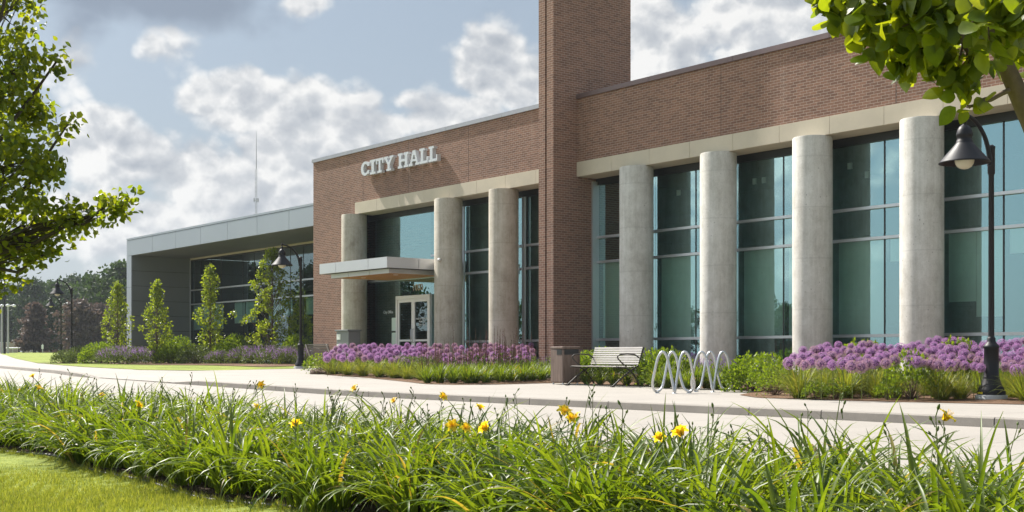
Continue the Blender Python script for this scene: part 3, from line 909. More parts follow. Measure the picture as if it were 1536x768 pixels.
def blade(b, base, ang, L, W, lean, droop, seg=8, mi=0, fold=.35, twist=0.):
    """strap leaf arching outwards"""
    dx, dy = math.cos(ang), math.sin(ang)
    s = Vector((-dy, dx, 0))
    p = Vector(base); th = lean
    vs = []; st = L / seg
    for i in range(seg + 1):
        u = i / seg
        w = W * (1 - u ** 2.6) * (.75 + .5 * min(1, u * 4) * (1 - .25 * u)) + .0008
        t_ = Vector((dx * math.sin(th), dy * math.sin(th), math.cos(th)))
        n = Vector((-dx * math.cos(th), -dy * math.cos(th), math.sin(th)))
        tw = twist * u
        s2 = s * math.cos(tw) + n * math.sin(tw)
        vs += [p + s2 * w + n * (fold * w), p, p - s2 * w + n * (fold * w)]
        p = p + t_ * st
        th += droop / seg * (.4 + 1.7 * u)
    fs = []
    for i in range(seg):
        a = i * 3
        fs += [(a, a + 1, a + 4, a + 3), (a + 1, a + 2, a + 5, a + 4)]
    b.add(vs, fs, mi, True)

# --- daylilies
def lily_mesh(k):
    r = random.Random(100 + k); b = MB()
    for i in range(92):
        a = r.uniform(0, 2 * PI); rad = .16 * math.sqrt(r.random())
        L = r.uniform(.42, .85)
        blade(b, (rad * math.cos(a), rad * math.sin(a), 0), a + r.gauss(0, .5), L, r.uniform(.0082, .0145), r.uniform(.05, .8), r.uniform(.6, 2.4), 9, 0, .4, r.uniform(-.8, .8))
    return b.mesh('daylily_leaves', M['blade'])
LILY = [lily_mesh(k) for k in range(8)]
def scape_mesh(k):
    r = random.Random(200 + k); b = MB()
    H = .66 + .05 * k; lx = r.uniform(-.12, .12); ly = r.uniform(-.12, .12)
    pts = [Vector((lx * u * u, ly * u * u, H * u)) for u in frange(0, 1, 6)]
    b.tube(pts, [.0045 - .0018 * u for u in frange(0, 1, 6)], 5)
    top = pts[-1]
    for j in range(r.randint(2, 4)):
        a = r.uniform(0, 2 * PI); d = Vector((math.cos(a) * .5, math.sin(a) * .5, .9)).normalized()
        q = top - Vector((0, 0, .05 * j)); e2 = q + d * .035
        b.tube([q, e2], .0028, 5)
        L = r.uniform(.02, .05)
        b.tube([e2, e2 + d * L * .3, e2 + d * L * .7, e2 + d * L], [.003, .0075, .0065, .002], 6)
    return b.mesh('flower_stalk', M['stalk']), top
SCAPE = [scape_mesh(k) for k in range(5)]
def flower_mesh(k):
    r = random.Random(300 + k); b = MB()
    for i in range(6):
        a = 2 * PI * i / 6; W = .024 if i % 2 else .017; L = .085
        dx, dy = math.cos(a), math.sin(a); s = Vector((-dy, dx, 0)); p = Vector((0, 0, 0)); th = .25; vs = []
        for j in range(7):
            u = j / 6; w = W * math.sin(PI * min(1, .12 + u * .86)) ** .7
            t_ = Vector((dx * math.sin(th), dy * math.sin(th), math.cos(th))); n = Vector((-dx * math.cos(th), -dy * math.cos(th), math.sin(th)))
            rf = .006 * math.sin(j * 2.3 + i)
            vs += [p + s * w + n * (.25 * w + rf), p, p - s * w + n * (.25 * w - rf)]
            p = p + t_ * L / 6; th += .30 + .12 * u
        b.add(vs, [q for j in range(6) for q in ((j * 3, j * 3 + 1, j * 3 + 4, j * 3 + 3), (j * 3 + 1, j * 3 + 2, j * 3 + 5, j * 3 + 4))], 0, True)
    for i in range(6):
        a = 2 * PI * i / 6 + .3
        b.tube([(0, 0, .0), (.008 * math.cos(a), .008 * math.sin(a), .04), (.02 * math.cos(a), .02 * math.sin(a), .07)], .0012, 4)
    return b.mesh('flower', M['petal'])
FLOWER = [flower_mesh(k) for k in range(3)]

FLW = [(48, 628), (280, 655), (385, 617), (588, 627), (725, 628), (612, 686), (750, 690), (833, 690), (806, 613), (980, 638), (1008, 703), (1036, 710), (198, 572), (88, 585), (265, 583), (352, 577), (408, 611), (700, 633), (595, 690), (60, 605), (818, 684), (150, 602), (1430, 742)]
flw = []
for (px, py) in FLW:
    z = .12 - .1 * max(0, (py - 640) / 70.)
    Z = (z - EYE) * FP / (HY - py); x, y = at(px, Z)
    if y > 6.6: z += .0
    flw.append((x, min(6.5, max(4.8, y)), px))
clumps = []
r = random.Random(5)
x = -2.6
while x > -33:
    for j in range(5):
        y = 4.78 + j * .44 + r.uniform(-.13, .13)
        xx = x + r.uniform(-.16, .16)
        Z = depth(xx, y)
        if Z < 3.4: continue
        px = 768 + FP * (xx * RX + y * RY) / Z
        if px < -120 or px > 1680: continue
        clumps.append((xx, y))
    x -= .5 if x > -14 else .62
has = {}
for (fx, fy, px) in flw:
    i = min(range(len(clumps)), key=lambda k: (clumps[k][0] - fx) ** 2 + (clumps[k][1] - fy) ** 2)
    has.setdefault(i, []).append((fx, fy))
for i, (xx, y) in enumerate(clumps):
    z = zg(xx, y) + .01
    sc = r.uniform(.86, 1.18)
    fl = has.get(i)
    lab = 'daylily clump of arching strap leaves carrying a yellow bloom in the roadside bed' if fl else 'leafy daylily clump of arching green strap leaves without open bloom in the roadside bed'
    t = thing('daylily', lab, 'daylily', (xx, y, z), 0, 'daylilies in bloom in the roadside bed' if fl else 'daylilies without open bloom in the roadside bed')
    inst('leaves', LILY[r.randrange(8)], t, (0, 0, 0), (0, 0, r.uniform(0, 6.28)), (sc, sc, sc * r.uniform(.9, 1.05)))
    ns = r.choice((0, 0, 0, 1, 1, 2)) if not fl else 1
    for k in range(ns):
        me, top = SCAPE[r.randrange(5)]
        inst('flower_stalk', me, t, (r.uniform(-.08, .08), r.uniform(-.08, .08), 0), (r.uniform(-.12, .12), r.uniform(-.12, .12), r.uniform(0, 6.28)), r.uniform(.72, 1.02))
    for (fx, fy) in (fl or []):
        me, top = SCAPE[r.randrange(5)]
        s2 = r.uniform(.72, .9)
        st = inst('flower_stalk', me, t, (max(-.25, min(.25, fx - xx)), max(-.2, min(.2, fy - y)), 0), (0, 0, r.uniform(0, 6.28)), s2)
        inst('flower', FLOWER[r.randrange(3)], st, tuple(top), (r.uniform(.4, 1.5), 0, r.uniform(0, 6.28)), r.uniform(.85, 1.2))

# --- near lawn blades
def lawn_blades():
    r = random.Random(9); vs = []; fs = []
    n = 0
    while n < 75000:
        x = r.uniform(-18.5, -7.6); y = r.uniform(2.0, 4.62)
        Z = depth(x, y)
        if y > bed0(x) - .05 + r.uniform(0, .1): continue
        px = 768 + FP * (x * RX + y * RY) / Z
        if px < -40 or px > 560 or HY + FP * 1.2 / Z > 800: continue
        z = zg(x, y) + .004
        a = r.uniform(0, 6.28); w = r.uniform(.003, .006); h = r.uniform(.02, .06) * (.7 + .6 * math.sin(x * 9 + 3 * math.sin(y * 7)) ** 2); l = r.uniform(0, .045); b2 = r.uniform(0, 6.28)
        k = len(vs)
        vs += [(x - w * math.cos(a), y - w * math.sin(a), z), (x + w * math.cos(a), y + w * math.sin(a), z), (x + l * math.cos(b2), y + l * math.sin(b2), z + h)]
        fs.append((k, k + 1, k + 2)); n += 1
    b = MB(); b.add(vs, fs)
    tag(b.build('grass', M['grassblade']), kind='stuff')
lawn_blades()

# --- alliums
def allium_mesh(k, mat):
    r = random.Random(400 + k); b = MB()
    for i in range(120):
        zz = 1 - 2 * (i + .5) / 120; an0 = i * 2.39996; q_ = math.sqrt(1 - zz * zz)
        d = (Vector((q_ * math.cos(an0), q_ * math.sin(an0), zz)) + rvec(r) * .12).normalized(); rad = .073 * r.uniform(.9, 1.05); p = d * rad
        u = d.orthogonal().normalized(); v = d.cross(u); a = r.uniform(0, 2 * PI); s = .0135
        for j in range(3):
            an = a + j * 2.094
            e1 = u * math.cos(an) + v * math.sin(an); e2 = u * math.cos(an + 1.57) + v * math.sin(an + 1.57)
            b.add([p - d * .004, p + e1 * s * .6 + e2 * s * .32 + d * .003, p + e1 * s * 1.25 + d * .006, p + e1 * s * .6 - e2 * s * .32 + d * .003], [(0, 1, 2, 3)])
        if i % 2 == 0:
            b.add([d * .01 + u * .0015, p, d * .01 - u * .0015], [(0, 1, 2)])
    b.lathe([(.001, -.052), (.036, -.037), (.052, 0), (.036, .037), (.001, .052)], 10, mi=1, cap=False)
    return b.mesh('flower_head', [mat, M['alliumshade']])
AL = [allium_mesh(k, M['allium']) for k in range(4)]; ALO = [allium_mesh(k + 9, M['alliumold']) for k in range(3)]
b = MB(); b.tube([(0, 0, -1.), (.006, 0, -.5), (0, 0, -.02)], [.006, .005, .004], 5); STEM = b.mesh('stem', M['stalk'])
b = MB(); rr = random.Random(3)
for i in range(5): blade(b, (0, 0, 0), i * 1.3 + rr.uniform(0, .5), rr.uniform(.3, .5), .018, .3, 1.6, 7, 0, .3)
ALEAF = b.mesh('leaves', M['blade'])
def allium(px, py, Z, sc, old, label, group):
    x, y = at(px, Z); zh = EYE + (HY - py) / FP * Z; z = zg(x, y) + .03
    t = thing('allium', label, 'allium', (x, y, z), 0, group)
    r = R_
    inst('flower_head', (ALO if old else AL)[r.randrange(3 if old else 4)], t, (0, 0, zh - z), (r.uniform(0, 6), r.uniform(0, 6), 0), sc)
    inst('stem', STEM, t, (0, 0, zh - z), (r.uniform(-.03, .03), r.uniform(-.03, .03), 0), (1, 1, zh - z))
r = random.Random(21)
def fill_alliums(n, x0, x1, top, bot, zfun, mind, labs, grp, oldfun, scr):
    pts = []; tries = 0
    while len(pts) < n and tries < 60000:
        tries += 1
        px = r.uniform(x0, x1); a, c = lerp_tab(top, px), lerp_tab(bot, px)
        v = r.random(); py = a + (c - a) * v
        if any((px - q[0]) ** 2 + ((py - q[1]) * 1.2) ** 2 < mind ** 2 for q in pts): continue
        pts.append((px, py, v))
    for px, py, v in pts:
        old = oldfun(px, v)
        allium(px, py, zfun(v), r.uniform(*scr), old, labs[1 if old else 0], grp + (' faded' if old else ' fresh'))
fill_alliums(150, 488, 800, [(488, 528), (515, 518), (540, 519), (600, 518), (790, 518)], [(488, 540), (540, 538), (620, 543), (700, 552), (790, 540)], lambda v: 39.5 - 5.5 * v, 6.0,
             ('purple allium ball on a tall stem in the bed before the entrance', 'faded pinkish allium ball on a tall stem in the bed before the entrance'), 'alliums before the entrance,', lambda px, v: r.random() < (.2 if px < 640 else .6), (1.15, 1.5))
NEARTOP = [(1183, 536), (1205, 524), (1240, 518), (1300, 516), (1370, 517), (1415, 508), (1470, 519), (1500, 512), (1540, 508)]
NEARBOT = [(1183, 548), (1240, 548), (1310, 552), (1350, 540), (1395, 546), (1440, 552), (1500, 552), (1540, 560)]
fill_alliums(118, 1184, 1548, NEARTOP, NEARBOT, lambda v: 23.2 - 4.0 * v, 9.4,
             ('purple allium ball on a tall stem in the bed around the nearest lamp post', 'faded pinkish allium ball on a tall stem in the bed around the nearest lamp post'), 'alliums around the nearest lamp,', lambda px, v: r.random() < .1 + .55 * v * v, (.8, 1.4))

# --- shrubs, grasses and perennials
def mound_mesh(name, k, n, mat, lw=(.035, .022), shape=(1, 1, 1), twigs=True, hollow=.55, topbias=0., spikes=0, spikemat=None, spike_h=.22):
    r = random.Random(k); b = MB()
    lob = [(rvec(r), r.uniform(.75, 1.1)) for _ in range(9)]
    for i in range(n):
        d = rvec(r)
        if d.z < -.15: d.z = abs(d.z) * .6
        if topbias and r.random() < topbias and d.z < .25: d.z += .5; d.normalize()
        k2 = 1. + .16 * max((d.dot(q) - .6) * w for q, w in lob) * 2.2
        rad = k2 * (hollow + (1 - hollow) * r.random() ** .5)
        p = Vector((d.x * rad * shape[0], d.y * rad * shape[1], .12 + max(-.1, d.z) * rad * shape[2]))
        o = (d + rvec(r) * .9 + Vector((0, 0, .35))).normalized()
        leaf(b, p, o, rvec(r), lw[0] * r.uniform(.7, 1.3), lw[1] * r.uniform(.7, 1.3))
    me = [mat]
    if twigs:
        for i in range(46):
            d = rvec(r); d.z = abs(d.z) + .25; d.normalize()
            b.tube([(0, 0, 0), (d.x * .4 * shape[0], d.y * .4 * shape[1], d.z * .45 * shape[2]), (d.x * .85 * shape[0], d.y * .85 * shape[1], .1 + d.z * .85 * shape[2])], [.012, .007, .003], 4, 1)
    me.append(M['twig'])
    if spikes:
        for i in range(spikes):
            d = rvec(r); d.z = abs(d.z) * .9 + .35; d.normalize()
            p = Vector((d.x * .88 * shape[0], d.y * .88 * shape[1], .08 + d.z * .85 * shape[2]))
            o = (d * .55 + Vector((0, 0, .8)) + rvec(r) * .25).normalized()
            for j in range(12):
                u = j / 12
                leaf(b, p + o * (spike_h * u), (rvec(r) + o * .4).normalized(), o, .055 * (1 - u * .6), .034 * (1 - u * .5), 2)
    me.append(spikemat or mat)
    return b.mesh(name, me)
def tuft_mesh(name, k, n, mat, L=(.35, .6), W=.0045, lean=.55, droop=1.3):
    r = random.Random(k); b = MB()
    for i in range(n):
        a = r.uniform(0, 2 * PI); q = .08 * math.sqrt(r.random())
        blade(b, (q * math.cos(a), q * math.sin(a), 0), a + r.gauss(0, .4), r.uniform(*L), W * r.uniform(.7, 1.3), r.uniform(.02, lean), r.uniform(.3, droop), 5, 0, .3)
    return b.mesh(name, mat)
def spikes_mesh(name, k, n, mat, H=(.5, .95), lw=.035, spread=.25, leafm=None):
    r = random.Random(k); b = MB()
    for i in range(n):
        x, y = r.gauss(0, spread), r.gauss(0, spread); h = r.uniform(*H); lx, ly = r.gauss(0, .06), r.gauss(0, .06)
        b.tube([(x, y, 0), (x + lx * .5, y + ly * .5, h * .5), (x + lx, y + ly, h)], [.005, .004, .002], 4, 1)
        m = int(h * 60)
        for j in range(m):
            u = .42 + .58 * j / m
            leaf(b, Vector((x + lx * u, y + ly * u, h * u)), (rvec(r) + Vector((0, 0, .35))).normalized(), rvec(r), lw * (1.15 - u * .75), lw * .6 * (1.15 - u * .7))
        for j in range(16):
            u = r.uniform(.05, .5)
            leaf(b, Vector((x, y, h * u)), (rvec(r) + Vector((0, 0, .3))).normalized(), rvec(r), .07, .03, 1)
    return b.mesh(name, [mat, leafm or M['shrubdull']])

MESH = {
 'mound': [mound_mesh('shrub_leaves', 500 + k, 2600, M['shrub'], (.105, .068), (1, 1, 1), True, .45, .4) for k in range(3)],
 'dull': [mound_mesh('shrub_leaves', 520 + k, 2200, M['shrubdull'], (.10, .048), (1, 1, 1), True, .45, .2) for k in range(2)],
 'twiggy': [mound_mesh('shrub_leaves', 530 + k, 900, M['shrub'], (.11, .07), (1, 1, 1), True, .7, .75) for k in range(2)],
 'catmint': [mound_mesh('perennial_leaves', 540 + k, 1500, M['shrubdull'], (.09, .045), (1, 1, .8), False, .45, .2, 130, M['lavender'], .28) for k in range(3)],
 'salvia': [mound_mesh('perennial_leaves', 550 + k, 1300, M['shrub'], (.1, .045), (1, 1, .8), False, .45, .2, 70, M['salvia'], .34) for k in range(2)],
 'tuft': [tuft_mesh('grass_leaves', 560 + k, 280, M['ogr'], (.3, .62), .0036, .95, 2.) for k in range(4)],
 'lilytuft': [tuft_mesh('grass_leaves', 570 + k, 110, M['blade'], (.3, .62), .010, .85, 2.1) for k in range(4)],
 'spike': [spikes_mesh('flower_spikes', 580 + k, 15, M['spike']) for k in range(3)],
}
def plant(kind, name, cat, px, py, Z, w, h, label, group=None, parent=None, rz=None):
    """px = picture column used to find where it stands, Z = distance along the lens axis, w/h = half width and height in metres"""
    if Z is None: x, y, z = on_ground(px, py)
    else:
        x, y = at(px, Z); z = zg(x, y)
    me = MESH[kind][R_.randrange(len(MESH[kind]))]
    o = inst(name, me, None, (x, y, z + .01), (0, 0, R_.uniform(0, 6.28) if rz is None else rz), (w, w, h))
    return tag(o, label, cat, group)

# around bench, bin and racks
PL = [
 ('mound', 'shrub', 'shrub', 874, 0, 31.0, .62, .66, 'bright green rounded shrub between the litter bin and the silvery bench'),
 ('mound', 'shrub', 'shrub', 906, 0, 32.2, .55, .72, 'green shrub showing above the backrest of the silvery bench'),
 ('twiggy', 'shrub', 'shrub', 973, 0, 28.2, .55, .68, 'brown-stemmed shrub with bright green top right of the silvery bench'),
 ('mound', 'shrub', 'shrub', 1000, 0, 27.6, .6, .7, 'bright green shrub behind the left looped bike rack'),
 ('mound', 'shrub', 'shrub', 1130, 0, 24.2, .58, .62, 'large bright green rounded shrub right of the bike racks'),
 ('twiggy', 'shrub', 'shrub', 1156, 0, 23.2, .44, .58, 'brown-stemmed green shrub right behind the large rounded shrub'),
 ('twiggy', 'shrub', 'shrub', 1164, 0, 21.6, .36, .42, 'small sparse low shrub at the left end of the near allium bed'),
 ('twiggy', 'shrub', 'shrub', 1368, 0, 19.6, .46, .62, 'brown-stemmed shrub with bright green top below the near alliums'),
 ('dull', 'shrub', 'shrub', 1290, 0, 20.9, .40, .40, 'low dull green shrub between fountain grasses below the near alliums'),
 ('twiggy', 'shrub', 'shrub', 1215, 0, 23.6, .42, .5, 'leafy shrub half hidden behind the left end of near alliums'),
 ('mound', 'shrub', 'shrub', 1432, 0, 22.8, .5, .82, 'green shrub behind the alliums left of the lamp base'),
 ('mound', 'shrub', 'shrub', 1290, 0, 24.0, .6, .8, 'green shrub in the middle behind the near alliums'),
 ('salvia', 'salvia', 'salvia', 1078, 0, 28.6, .5, .62, 'violet-flowered salvia below the second concrete column behind the racks'),
 ('salvia', 'salvia', 'salvia', 1042, 0, 29.3, .45, .62, 'violet-flowered salvia behind the gap between the two racks'),
 ('salvia', 'salvia', 'salvia', 1150, 0, 27.5, .5, .66, 'violet-flowered salvia behind the large rounded shrub'),
 ('salvia', 'salvia', 'salvia', 826, 0, 34.3, .35, .58, 'violet-flowered salvia at the foot of the brick tower by the bin'),
 ('salvia', 'salvia', 'salvia', 797, 0, 35.2, .35, .55, 'violet-flowered salvia below the dark bay left of the brick tower'),
 ('salvia', 'salvia', 'salvia', 872, 0, 33.5, .35, .7, 'violet-flowered salvia between the bin and the tower corner'),
]
for a in PL: plant(*a)
r = random.Random(31)
# strap-leaved clumps along the walk
i = 0
for px in range(646, 832, 17):
    for row in range(3):
        p = px + r.uniform(-5, 5) + row * 4
        Zf = lerp_tab([(640, 29.6), (700, 29.3), (760, 29.8), (830, 30.6)], p)
        plant('lilytuft', 'strap_leaf_clump', 'perennial', p, 0, Zf + .5 + row * .95, .95, r.uniform(.85, 1.05), 'bright green strap-leaved clump in the bed left of the litter bin', 'strap-leaved clumps left of the bin')
for px in range(880, 962, 20):
    plant('lilytuft', 'strap_leaf_clump', 'perennial', px, 0, 29.2 - (px - 880) * .016, .75, .72, 'dark green strap-leaved clump under and behind the silvery bench', 'strap-leaved clumps behind the bench')
for px in range(985, 1112, 15):
    plant('lilytuft', 'strap_leaf_clump', 'perennial', px, 0, 26.4 - (px - 985) * .012 + r.uniform(-.3, .3), .9, .95, 'green strap-leaved clump behind the looped bike racks', 'strap-leaved clumps behind the racks')
# ornamental grasses
for px in (500, 522, 545, 569, 592, 612, 634):
    Zf = lerp_tab([(490, 37.4), (560, 34.6), (640, 31.4)], px)
    plant('tuft', 'fountain_grass', 'grass', px, 0, Zf + .4, 1.25, 1.05, 'yellow-green fountain grass tuft along the front of the entrance bed', 'fountain grasses before the entrance alliums')
    if px % 2 == 0: plant('dull', 'shrub', 'shrub', px + 8, 0, Zf + 1.5, .55, .5, 'low dull green shrub between fountain grass and the entrance alliums', 'dull shrubs in the entrance bed')
for px, Z, s in ((1200, 20.4, 1.25), (1232, 20.7, 1.0), (1268, 20.3, 1.25), (1318, 20.4, 1.1), (1342, 19.9, .85), (1300, 21.5, 1.1), (1412, 19.4, 1.15), (1440, 19.5, .95), (1522, 19.6, 1.0), (1540, 18.8, 1.1), (1536, 19.9, 1.2), (1392, 20.6, 1.0), (1245, 21.6, 1.1)):
    plant('tuft', 'fountain_grass', 'grass', px, 0, Z, s, s, 'yellow-green fountain grass tuft along the front of the near allium bed', 'fountain grasses before the near alliums')
for px, Z in ((1222, 19.9), (1255, 20.0), (1332, 19.5)):
    plant('twiggy', 'shrub', 'shrub', px, 0, Z, .22, .26, 'tiny sparse seedling shrub at the edge of the near mulch bed', 'seedling shrubs at the mulch edge')
for px, Z in ((1205, 22.6), (1262, 22.4), (1330, 21.8), (1400, 21.8), (1470, 21.2), (1530, 21.2), (1350, 22.6), (1500, 22.2)):
    plant('lilytuft', 'allium_foliage', 'perennial', px, 0, Z, 1., 1.0, 'green strap foliage standing under the near alliums', 'foliage under the near alliums')
for px in range(500, 660, 22):
    plant('lilytuft', 'allium_foliage', 'perennial', px, 0, lerp_tab([(490, 39.3), (660, 34.)], px), 1.1, 1.0, 'green strap foliage standing under the entrance alliums', 'foliage under the entrance alliums')
# brown-purple seed spikes
for px in range(648, 796, 13):
    plant('spike', 'spike_perennial', 'perennial', px + r.uniform(-3, 3), 0, lerp_tab([(640, 32.4), (800, 33.2)], px) + r.uniform(-.4, .4), 1.0, r.uniform(.85, 1.05) * (1.42 if px > 725 else 1.12), 'brown-purple flower spikes standing among the right half of entrance alliums', 'brown-purple spikes in the entrance bed')
plant('twiggy', 'shrub', 'shrub', 481, 0, 38.2, .5, .5, 'reddish sparse shrub at the left tip of the entrance bed by the dark bench')
# bed in front of the wing
LW = [
 ('dull', 'shrub', 96, 62.5, .6, .6, 'pale grey-green shrub at the foot of the second street lamp from the left'),
 ('dull', 'shrub', 122, 62., .8, .72, 'wide grey-green shrub right of the left lamp pair'),
 ('mound', 'shrub', 150, 61., .95, .92, 'rounded bright shrub left of the wing end'),
 ('catmint', 'catmint', 172, 58., .95, .85, 'purple catmint mound at the outer corner of the wing'),
 ('catmint', 'catmint', 192, 57.5, .95, .85, 'purple catmint mound just before the wing end panel'),
 ('catmint', 'catmint', 215, 57., .9, .8, 'fading catmint mound left of the second young tree'),
 ('mound', 'shrub', 255, 57., .7, .85, 'green shrub right of the second young columnar tree'),
 ('mound', 'shrub', 268, 58., .8, 1.05, 'taller green shrub before the dark end wall'),
 ('dull', 'shrub', 292, 55.5, .8, .72, 'grey-green shrub left of the third young columnar tree'),
 ('mound', 'shrub', 342, 55.5, .7, .8, 'green shrub right of the third young columnar tree'),
 ('mound', 'shrub', 352, 57., .8, 1.1, 'tallest leafy shrub before the dark glass between two young trees'),
 ('catmint', 'catmint', 328, 54.5, .65, .6, 'low catmint mound by the third young tree trunk'),
 ('catmint', 'catmint', 368, 53.5, .85, .78, 'grey-purple catmint mound below the dark glass'),
 ('catmint', 'catmint', 392, 52.5, .85, .82, 'purple catmint mound left of the fourth young tree'),
 ('catmint', 'catmint', 412, 51.5, .8, .78, 'purple catmint mound below the fourth young tree'),
 ('catmint', 'catmint', 432, 50.5, .7, .75, 'purple catmint mound left of the middle street lamp'),
 ('mound', 'shrub', 441, 52., .6, 1.05, 'light green shrub behind the base of the middle street lamp'),
 ('catmint', 'catmint', 462, 50., .6, .7, 'purple catmint mound right of the middle street lamp'),
]
for k, n, px, Z, w_, h_, lab in LW: plant(k, n, n, px, 0, Z, w_, h_, lab)

# --- trees
def branchy(b, p0, p1, r0, r1, r, wob=.06, n=6, mi=0):
    p0 = Vector(p0); p1 = Vector(p1); L = (p1 - p0).length
    pts = [p0 + (p1 - p0) * u + rvec(r) * (wob * L * (0 if i in (0, n) else 1)) for i, u in enumerate(frange(0, 1, n))]
    b.tube(pts, [r0 + (r1 - r0) * u for u in frange(0, 1, n)], 7, mi)
    return pts

def young_tree(px, Z, H, wmax, seed, label):
    r = random.Random(seed)
    x, y = at(px, Z); z = zg(x, y)
    t = thing('young_tree', label, 'tree', (x, y, z), 0, 'young columnar trees before the wing')
    b = MB()
    b.tube([(0, 0, 0), (.02, 0, H * .35), (0, .02, H * .7), (0, 0, H * .97)], [.05, .04, .022, .006], 8)
    c = MB()
    n = int((66 if wmax < 1 else 104) * H / 4)
    for i in range(n):
        u = .16 + .82 * (i + r.random()) / n
        prof = wmax * (math.sin(PI * min(1, (u - .10) / .9) ** .62) ** .8) * (1.05 - .25 * u) * (1 + .28 * math.sin(u * 17 + seed * 2) * math.sin(u * 7 + seed))
        a = i * 2.4 + r.uniform(-.4, .4); rad = prof * r.uniform(.35, 1.1)
        if r.random() < .16: rad *= r.uniform(1.2, 1.6)
        e = Vector((rad * math.cos(a), rad * math.sin(a), H * u))
        b.tube([(0, 0, H * u - rad * .9 - .05), e * .6 + Vector((0, 0, (H * u - rad * .25) * .4)), e], [.012, .008, .003], 4)
        for j in range(30):
            p = e + rvec(r) * (.20 * r.random() ** .6) - Vector((0, 0, .03))
            leaf(c, p, (rvec(r) + Vector((0, 0, -.3)) + Vector((math.cos(a), math.sin(a), 0)) * .4).normalized(), rvec(r), r.uniform(.07, .12), r.uniform(.06, .095))
    b.build('trunk', M['bark'], t); c.build('crown', M['young'], t)
young_tree(176, 62., 4.0, .68, 1, 'young columnar tree with a side sprig standing left of the wing end')
young_tree(235, 57., 3.80, .58, 2, 'young columnar tree standing before the dark metal end wall')
young_tree(315, 56.5, 4.45, .62, 3, 'young columnar tree standing where the end wall meets the dark glass')
young_tree(408, 54., 5.0, 1.08, 4, 'widest young columnar tree standing left of the middle street lamp')

def crown_tree(name, label, loc, trunk_h, hub, blobs, leafL, n_per, mat, seed, bark='bark', trunk_r=.12, cl=.22, grp=None, fill=1.0, droop=.3):
    """tree: limbs run to clump centres; blobs = (centre, radii, number of clumps)"""
    r = random.Random(seed)
    t = thing(name, label, 'tree', loc, 0, grp)
    b = MB(); c = MB()
    b.tube([(0, 0, -.1), (.02, .01, trunk_h * .5), (0, 0, trunk_h)], [trunk_r * 1.25, trunk_r, trunk_r * .8], 10)
    for (cen, rad, n) in blobs:
        cen = Vector(cen)
        if hub:
            h0 = min(hub, key=lambda q: (Vector(q) - cen).length)
            f = branchy(b, h0, cen, trunk_r * .11, trunk_r * .05, r, .05)
        else: f = branchy(b, (0, 0, trunk_h * .92), cen, trunk_r * .32, trunk_r * .08, r, .05)
        for i in range(n):
            d = rvec(r); k = r.random() ** .45
            e = cen + Vector((d.x * rad[0], d.y * rad[1], d.z * rad[2])) * k
            st = f[r.randrange(2, 7)]
            b.tube([st, st * .5 + e * .5 + rvec(r) * .08 * (e - st).length, e], [trunk_r * (.10 if not hub else .035), trunk_r * .03, trunk_r * .02], 4)
            for j in range(n_per):
                p = e + rvec(r) * (cl * r.random() ** .6)
                o = (rvec(r) + Vector((0, 0, -droop))).normalized()
                L = leafL * r.uniform(.7, 1.25)
                leaf(c, p, o, rvec(r), L, L * r.uniform(.68, .9), 0, r.uniform(.1, .5), r.uniform(-.1, .4), bool(hub))
    b.build('trunk', M[bark], t); c.build('crown', mat, t)
    return t
# left foreground tree: only its right-hand side reaches into the picture
def rel(px, py, Z, base):
    x, y = at(px, Z); return (x - base[0], y - base[1], EYE + (HY - py) / FP * Z - base[2])
Zl = 9.2
bx, by = at(-175, Zl); base = (bx, by, zg(bx, by))
bl = []
for px, py, rp, n, dz in ((-90, 60, 115, 40, 0), (-60, 210, 110, 44, .1), (-70, 340, 95, 34, -.1), (0, 20, 62, 26, .15), (15, 110, 60, 26, 0), (40, 175, 52, 18, .1), (5, 250, 75, 30, -.1), (62, 262, 40, 10, 0),
                      (30, 340, 62, 24, .1), (80, 330, 45, 12, 0), (0, 395, 50, 18, .1), (130, 325, 30, 6, 0), (163, 305, 24, 5, 0), (185, 308, 14, 2, 0), (60, 385, 34, 7, 0), (100, 188, 16, 3, 0), (85, 92, 16, 2, 0), (-80, -80, 120, 34, 0), (20, -60, 60, 16, 0)):
    rad = rp / FP * Zl
    bl.append((rel(px, py, Zl + dz * 3, base), (rad * 1.06, rad * .9, rad * .9), max(2, int(n * .84))))
crown_tree('leafy_tree', 'leafy broadleaf tree at the left edge reaching over the near lawn', base, 1.7, 0, bl, .052, 30, M['pear'], 41, 'darkbark', .10, .125)
# right foreground tree: its limb crosses the top right corner
Zr = 3.3
bx, by = at(1790, Zr); base = (bx, by, zg(bx, by))
bl = []
for px, py, rp, n, dz in ((1320, 22, 40, 10, 0), (1262, -2, 28, 6, .05), (1390, 20, 52, 16, -.05), (1385, 75, 36, 9, 0), (1345, 92, 24, 4, .05), (1455, 45, 60, 18, .05), (1455, 100, 30, 5, 0), (1500, 20, 55, 14, -.1), (1520, 60, 36, 6, .1), (1300, 50, 20, 3, 0),
                      (1450, 160, 6, 1, 0), (1400, -60, 90, 20, 0), (1560, -40, 90, 24, 0), (1620, 60, 80, 20, .1), (1720, -60, 110, 24, 0), (1290, -50, 60, 10, 0),
                      (1450, -230, 150, 30, 0), (1620, -260, 170, 34, .1), (1800, -330, 170, 34, 0), (1880, -120, 150, 28, .1), (1700, -470, 150, 28, 0), (1960, -280, 140, 24, 0)):
    rad = rp / FP * Zr
    bl.append((rel(px, py, Zr + dz * 3, base), (rad, rad * 1.3, rad * .8), n))
limb = [rel(px, py, Zr + .05, base) for px, py in ((1590, 300), (1552, 195), (1525, 135), (1503, 85), (1487, 50), (1470, 10), (1450, -50))]
